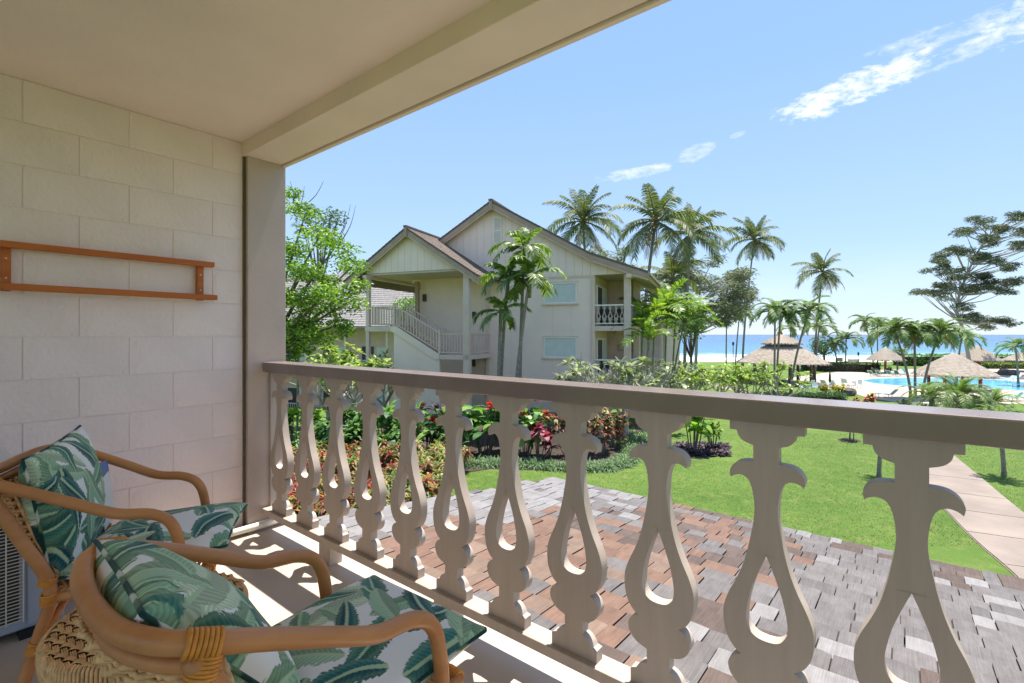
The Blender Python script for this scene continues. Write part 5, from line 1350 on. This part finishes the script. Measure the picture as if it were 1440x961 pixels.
def hedge(label, a, b, w, h, cols, n, L=.16):
    c = (a + b) / 2; t = thing('hedge', label, 'hedge', c); d = b - a; Ln = d.length; d.normalize(); s = Vector((-d.y, d.x, 0)).normalized()
    core = MB(); core.bar(a - c + Vector((0, 0, h * .44)), b - c + Vector((0, 0, h * .44)), w * .8, h * .84); core.build('stems', m_mulch, t)
    m = MB(); P = []
    for k in range(n):
        u = r_.uniform(-.5, .5) * Ln; f = r_.random(); v = r_.uniform(-.5, .5) * w; z = h * (1 + .05 * math.sin(u * 2.1))
        if f < .45: v = w * .5 * r_.choice((-1, 1)); z = r_.uniform(.05, 1) * h
        elif f < .55: u = Ln * .5 * r_.choice((-1, 1)); z = r_.uniform(.05, 1) * h
        p = d * u + s * v; P.append((p.x, p.y, z + d.z * u))
    P = np.array(P) + rng.normal(0, .05, (n, 3)); leaves(m, P, L, L * .5, pick(cols, n), -.2, 1, .1); m.build('foliage', m_leaf, t, kind='stuff', normals=False)
HC = [(.06, .12, .05), (.09, .16, .07), (.13, .20, .10), (.045, .09, .035)]
hedge('clipped dark green hedge beside the pool path', gp(1118, 42), gp(1188, 39.5), 1.4, 1.15, HC, 3800)
hedge('long clipped hedge behind the white pool chairs', gp(1128, 88), gp(1235, 84), 2.0, 1.5, HC, 2600, .25)
hedge('bright green hedge beyond the pool on the right', gp(1262, 102), gp(1480, 100), 3.0, 2.2, [(.10, .26, .03), (.15, .32, .04), (.07, .18, .03)], 4200, .35)
hedge('low yellow green hedge in front of the bright green one', gp(1385, 93), gp(1480, 92), 1.6, 1.0, [(.22, .36, .04), (.16, .28, .04)], 1500, .25)

# ------------------------------------------------------------------ pool, deck, huts, loungers
def PD(px, y): return ray_ground(px, y)
patch('pool_deck', [PD(1105, 533), PD(1165, 524), PD(1260, 519.5), PD(1440, 519), PD(1700, 521), PD(1760, 575), PD(1440, 568), PD(1330, 569), PD(1262, 566), PD(1225, 561), PD(1190, 550), PD(1150, 545), PD(1100, 541)], m_deck, .02)
pool_pts = [PD(1213, 536.5), PD(1219, 534.6), PD(1233, 533.2), PD(1262, 532.6), PD(1300, 532.6), PD(1340, 533), PD(1375, 534), PD(1405, 535.8), PD(1440, 538), PD(1500, 541), PD(1540, 546), PD(1500, 552), PD(1440, 550.5), PD(1400, 547.5), PD(1360, 546), PD(1300, 545.5), PD(1262, 543.5), PD(1230, 540.5)]
ps = spline(pool_pts + [pool_pts[0]], 4)[:-1]
patch('pool_water', ps, m_pool, .045)
m = MB(); cc = sum(ps, Vector()) / len(ps); V = []; n = len(ps)
for p in ps:
    d = (p - cc); d.z = 0; d.normalize(); q = Vector((p.x, p.y, EYE + G(depth_of(p.x, p.y))))
    V += [q + Vector((0, 0, .02)) - d * .05, q - d * .05 + Vector((0, 0, .09)), q + d * .4 + Vector((0, 0, .09)), q + d * .4 + Vector((0, 0, .02))]
m.add(V, [(i * 4 + k, i * 4 + k + 1, ((i + 1) % n) * 4 + k + 1, ((i + 1) % n) * 4 + k) for i in range(n) for k in range(3)]); m.build('pool_coping', m_white, kind='structure')

def hut(label, base, r, eave, rise, posts, two=False, seed=0):
    t = thing('thatched_hut', label, 'hut', base, seed * .4); r_ = random.Random(seed)
    def roof_part(name, r0, r1, z0, z1, rows):
        rows *= 2; m = MB(); n = 28
        for i in range(rows):
            f0, f1 = i / rows, (i + 1.25) / rows
            ra, rb = r1 + (r0 - r1) * f0, r1 + (r0 - r1) * min(1, f1); za, zb = z1 + (z0 - z1) * f0 ** 1.08, z1 + (z0 - z1) * min(1, f1) ** 1.08
            m.lathe([(max(.02, ra), za + .02), (rb + .01, zb + .035), (rb + .0, zb - .02)], n, ang0=.11 * i)
        o = m.build(name, m_thatch, t, smooth=False)
        fr = MB(); q = 260; a = rng.uniform(0, 6.283, q); P = np.stack((np.cos(a) * (r0 - .03), np.sin(a) * (r0 - .03), np.full(q, z0 + .05)), 1)
        D = np.stack((np.cos(a) * .25, np.sin(a) * .25, -np.ones(q)), 1) + rng.uniform(-.15, .15, (q, 3)); Sd = np.stack((-np.sin(a), np.cos(a), np.zeros(q)), 1)
        straps(fr, P, unit(D), Sd, .30 * rng.uniform(.6, 1.2, q), .10, 0, (1, 1, 1)); fr.build('fringe', m_thatch, o, kind='stuff', normals=False)
        q = 1500; a = rng.uniform(0, 6.283, q); f = rng.uniform(.03, 1, q) ** .6; rr = r1 + (r0 - r1) * f; zz = z1 + (z0 - z1) * f ** 1.08 + .05
        P = np.stack((np.cos(a) * rr, np.sin(a) * rr, zz), 1); sl_ = (z1 - z0) / (r0 - r1)
        D = unit(np.stack((np.cos(a), np.sin(a), np.full(q, -sl_ * .8)), 1) + rng.uniform(-.12, .12, (q, 3))); Sd = np.stack((-np.sin(a), np.cos(a), np.zeros(q)), 1)
        st_ = MB(); straps(st_, P, D, Sd, .45 * rng.uniform(.5, 1.2, q), .05, .25, (1, 1, 1)); st_.build('thatch_strands', m_thatch, o, kind='stuff', normals=False)
    if two:
        roof_part('thatch_roof', r, r * .38, eave, eave + rise * .62, 7)
        MB().lathe([(r * .37, eave + rise * .58), (r * .37, eave + rise * .76)], 14).build('clerestory', m_bdark, t)
        roof_part('upper_roof', r * .46, .05, eave + rise * .74, eave + rise * 1.08, 4)
        MB().lathe([(.12, eave + rise * 1.05), (.16, eave + rise * 1.12), (.02, eave + rise * 1.2)], 8).build('finial', m_redpost, t)
    else: roof_part('thatch_roof', r, .05, eave, eave + rise, 8)
    for (x, y) in posts:
        MB().tube([(x, y, -.1), (x, y, eave + rise * .12)], .17 if not two else .2, 9).build('post', m_redpost if not two else m_bark, t)
    return t
def sq(a): return [(-a, -a), (a, -a), (-a, a), (a, a)]
hut('big two tier thatched pavilion left of the pool', gp(1099, 66), 5.5, 2.75, 3.5, [(-3.9, 0), (3.9, 0), (0, 3.9), (0, -3.9), (2.8, -2.8), (-2.8, -2.8)], True, 3)
hut('round thatched hut on one red post at the far end of the pool', gp(1245, 82), 2.7, 2.3, 2.0, [(0, 0)], seed=2)
hut('large thatched hut on four red posts nearest by the pool', gp(1341, 58), 3.9, 1.80, 2.5, sq(1.7), seed=1)
hut('thatched hut behind the nearest one to the right', gp(1374, 85), 3.3, 2.05, 2.5, [(0, 0), (1.5, -.5)], seed=4)
hut('thatched hut at the right edge beyond the pool', gp(1452, 85), 3.9, 2.0, 2.0, [(0, 0)], seed=5)

def lounger_proto(label, loc, rz, sling):
    t = thing('sun_lounger', label, 'sun lounger', loc, rz, 'sun loungers round the pool')
    f = MB()
    for s in (-1, 1): f.bar((s * .31, -.35, .36), (s * .31, 1.15, .36), .05, .05); f.bar((s * .31, -.35, .36), (s * .31, -.85, .92), .05, .05)
    for y in (-.35, .4, 1.13): f.bar((-.31, y, .36), (.31, y, .36), .05, .05)
    f.bar((-.31, -.85, .92), (.31, -.85, .92), .05, .05)
    f.build('frame', m_white, t)
    MB().bar((0, -.33, .385), (0, 1.12, .385), .56, .02).build('seat_sling', sling, t); MB().bar((0, -.36, .385), (0, -.84, .925), .56, .02).build('back_sling', sling, t)
    for x in (-.3, .3):
        for y in (-.25, 1.0): MB().box(x - .025, x + .025, y - .025, y + .025, 0, .335).build('leg', m_white, t)
    return t
LA = lounger_proto('aqua sling lounger turned to the left beside the white table chairs', gp(1163, 60), TH - 1.2, m_aqua)
LB = lounger_proto('green sling lounger at the far left of the pool edge row', gp(1228, 76), TH - 1.3, m_sling)
for px, d, a, lab in ((1175, 60, -1.2, 'second aqua lounger beside the white table chairs'), (1190, 62, -1.0, 'aqua lounger at the right end of the group by the table'), (1401, 70, 3.1, 'white backed lounger seen from behind beyond the pool'), (1425, 68, 1.4, 'aqua lounger at the far right beyond the pool'), (1440, 60, 1.4, 'aqua lounger in the row right of the pool at the frame edge'), (1415, 66, 1.3, 'aqua lounger lying low beside the one seen from behind'), (1248, 50, .4, 'pale lounger on the near side of the pool left of the three palms')):
    copy_tree(LA, gp(px, d, .02), TH + a, lab)
for px, d, a, lab in ((1239, 75, -1.3, 'green sling lounger second in the pool edge row'), (1253, 76, -1.2, 'green sling lounger behind the round hut post'), (1264, 76, -1.2, 'green sling lounger right of the round hut post'), (1276, 78, 3.1, 'green sling lounger facing the pool behind the left palm'), (1422, 47, 1.2, 'green sling lounger nearest on the right side of the deck'), (1440, 47.5, 1.2, 'green sling lounger at the frame edge on the near deck'), (1392, 50, 1.5, 'green sling lounger casting a dark shadow on the near deck')):
    copy_tree(LB, gp(px, d, .02), TH + a, lab)
def pool_chair(label, loc, rz):
    t = thing('patio_chair', label, 'chair', loc, rz, 'white chairs on the pool deck')
    MB().box(-.25, .25, -.25, .25, .42, .46).build('seat', m_aqua, t); MB().bar((0, .25, .46), (0, .36, .98), .48, .03, up=(0, 1, 0)).build('backrest', m_white, t)
    for x in (-.24, .24):
        for y in (-.23, .23): MB().box(x - .025, x + .025, y - .025, y + .025, 0, .42).build('leg', m_white, t)
        MB().bar((x * 1.1, -.27, .64), (x * 1.1, .28, .64), .05, .04).build('arm', m_white, t)
    return t
pc = pool_chair('white patio chair at the left end under the pavilion edge', gp(1129, 56), TH + .4)
for px, d, a, lab in ((1137, 55, 2.0, 'white patio chair second from the left by the pavilion'), (1146, 56, -.6, 'white patio chair third from the left by the pavilion'), (1153, 55, 2.8, 'white patio chair at the right of the group by the pavilion'), (1188, 58, 1.2, 'white patio chair left of the round table'), (1199, 58, 3.0, 'white patio chair behind the round table'), (1208, 59, -1.0, 'white patio chair right of the round table'), (1141, 59, 3.1, 'white patio chair at the back of the group by the pavilion')):
    copy_tree(pc, gp(px, d, .02), TH + a, lab)
tb = thing('round_table', 'round white table among the white patio chairs', 'table', gp(1194, 57, .02))
MB().lathe([(0, .72), (.55, .72), (.55, .68), (0, .68)], 20).build('tabletop', m_white, tb); MB().tube([(0, 0, 0), (0, 0, .69)], .05, 8).build('leg', m_white, tb); MB().lathe([(0, .05), (.3, .04), (.3, 0), (0, 0)], 14).build('base', m_white, tb)
um = thing('parasol', 'closed dark parasol standing among the pool chairs', 'parasol', gp(1167, 57, .02))
MB().tube([(0, 0, 0), (0, 0, 2.2)], .03, 7).build('pole', m_black, um); MB().lathe([(.04, .85), (.13, 1.0), (.11, 1.7), (.03, 2.25)], 9).build('canopy', m_black, um)
for k, (px, d, h, lab) in enumerate(((1031, 84, 4.6, 'dark torch lamp between the pair of beach palms'), (1207, 96, 2.4, 'torch post at the lawn edge right of the beach sign'))):
    t = thing('torch_lamp', lab, 'lamp', gp(px, d)); MB().tube([(0, 0, 0), (0, 0, h)], .06, 7).build('pole', m_bark, t); MB().lathe([(.06, h - .05), (.16, h + .15), (.18, h + .5), (.04, h + .65)], 9).build('head', m_black, t)
sg = thing('beach_sign', 'small brown board sign on two posts at the beach edge', 'sign', gp(1180, 100), TH)
MB().box(-.75, .75, -.03, .03, 1.0, 1.75).build('board', paint('sign board', (.30, .31, .22), .7), sg)
for x in (-.6, .6): MB().box(x - .05, x + .05, .035, .1, 0, 1.7).build('post', m_bark, sg)
for px, d, lab in ((1196, 100, 'pale post at the beach edge, left of two'), (1204, 100, 'pale square post at the beach edge, right of two')):
    tag(MB().box(-.5, .5, -.3, .3, 0, 1.5).build('gate_pillar', m_bwall, loc=gp(px, d), bevel=.05), lab, 'pillar')
for k, (px, d, s) in enumerate(((1192, 52, 1.0), (1413, 78, 1.3), (1424, 78, 1.1))):
    m = MB(); r_2 = random.Random(k); v = rdirs(40); 
    import bmesh
    bm = bmesh.new(); bmesh.ops.create_icosphere(bm, subdivisions=2, radius=.8 * s)
    for q in bm.verts: q.co *= r_2.uniform(.8, 1.12); q.co.z *= .7
    me = bpy.data.meshes.new('boulder'); bm.to_mesh(me); bm.free(); me.materials.append(m_stone)
    tag(link('boulder', me, None, None, 0, None, gp(px, d, .3)), ('grey boulder beside the yellow croton', 'dark lava boulder beyond the pool, left of two', 'dark lava boulder beyond the pool, right of two')[k], 'boulder')
# garden sign in the croton bed
gs = thing('garden_sign', 'small white lettered sign on a stake behind the croton bed', 'sign', gp(547, 14.4), TH)
zt = (470.64 - 624) / 685.8 * 14.4 - G(14.4)
MB().box(-.19, .19, -.012, .012, zt - .10, zt + .08).build('board', m_white, gs, bevel=.004); MB().box(-.02, .02, .013, .04, 0, zt).build('stake', m_bark, gs)
cu = bpy.data.curves.new('lettering', 'FONT'); cu.body = 'LAW YD'; cu.size = .115; cu.align_x = 'CENTER'; cu.align_y = 'CENTER'; cu.extrude = .001; cu.resolution_u = 2
to = bpy.data.objects.new('lettering_tmp', cu); COL.objects.link(to); bpy.context.view_layer.update()
me = bpy.data.meshes.new_from_object(to.evaluated_get(bpy.context.evaluated_depsgraph_get())); bpy.data.objects.remove(to)
o = link('lettering', me, m_black, gs, 0, None, (0, -.014, zt - .01)); o.rotation_euler = (R(90), 0, 0)
stk = thing('young_tree', 'small staked sapling with a ring of mulch on the lawn', 'tree', gp(1195, 18.5))
MB().tube([(0, 0, 0), (.02, 0, .7), (0, .02, 1.1)], [.03, .022, .014], 6).build('trunk', m_bark, stk); MB().tube([(.12, 0, 0), (.12, 0, .9)], .018, 6).build('stake', m_barge if False else m_bark, stk)
m = MB(); clump(m, (0, 0, 1.05), .32, 170, .13, .05, [(.16, .27, .06), (.22, .32, .09)], .8); m.build('crown', m_leaf, stk, kind='stuff', normals=False)
MB().lathe([(0, .06), (.25, .05), (.38, 0)], 14).build('mulch_ring', m_mulch, stk)

# short blades standing out of the near lawn
nb = 90000
bd_ = rng.uniform(9.2, 20, nb) ** 1.0; bu = rng.uniform(-.16, 1.06, nb); bx = bu * bd_
keep = ~((bu < .12) & (bd_ < 9.5))
bd_, bx = bd_[keep], bx[keep]; nb = len(bd_)
Gz = np.array([G(v) for v in np.linspace(9, 21, 200)]); gz = np.interp(bd_, np.linspace(9, 21, 200), Gz)
B_ = np.stack((bx * CS - bd_ * SN, bx * SN + bd_ * CS, EYE + gz - .004), 1)
pwx = np.array([[p.x, p.y] for p in pw[:70]]); ok = np.ones(nb, bool)
for p in pwx: ok &= np.hypot(B_[:, 0] - p[0], B_[:, 1] - p[1]) > .73
ed = np.array([[p.x, p.y] for p in edge])
uu = bx / bd_ * 685.8 + 720
ok &= ~((uu < 905) & (bd_ > 14.3)); ok &= ~((uu > 935) & (uu < 1035) & (bd_ > 15.5) & (bd_ < 18.6)); ok &= ~((uu < 650))
B_ = B_[ok]; nb = len(B_)
D = rdirs(nb, .35, .95); Sd = unit(np.cross(D, rdirs(nb)))
m = MB(); straps(m, B_, D, Sd, rng.uniform(.03, .065, nb), .008, .2, pick([(.075, .14, .022), (.105, .175, .03), (.058, .115, .018), (.16, .19, .055)], nb), ((0, 1), (1, .1)))
m.build('lawn_blades', m_leafdull, kind='stuff', normals=False)
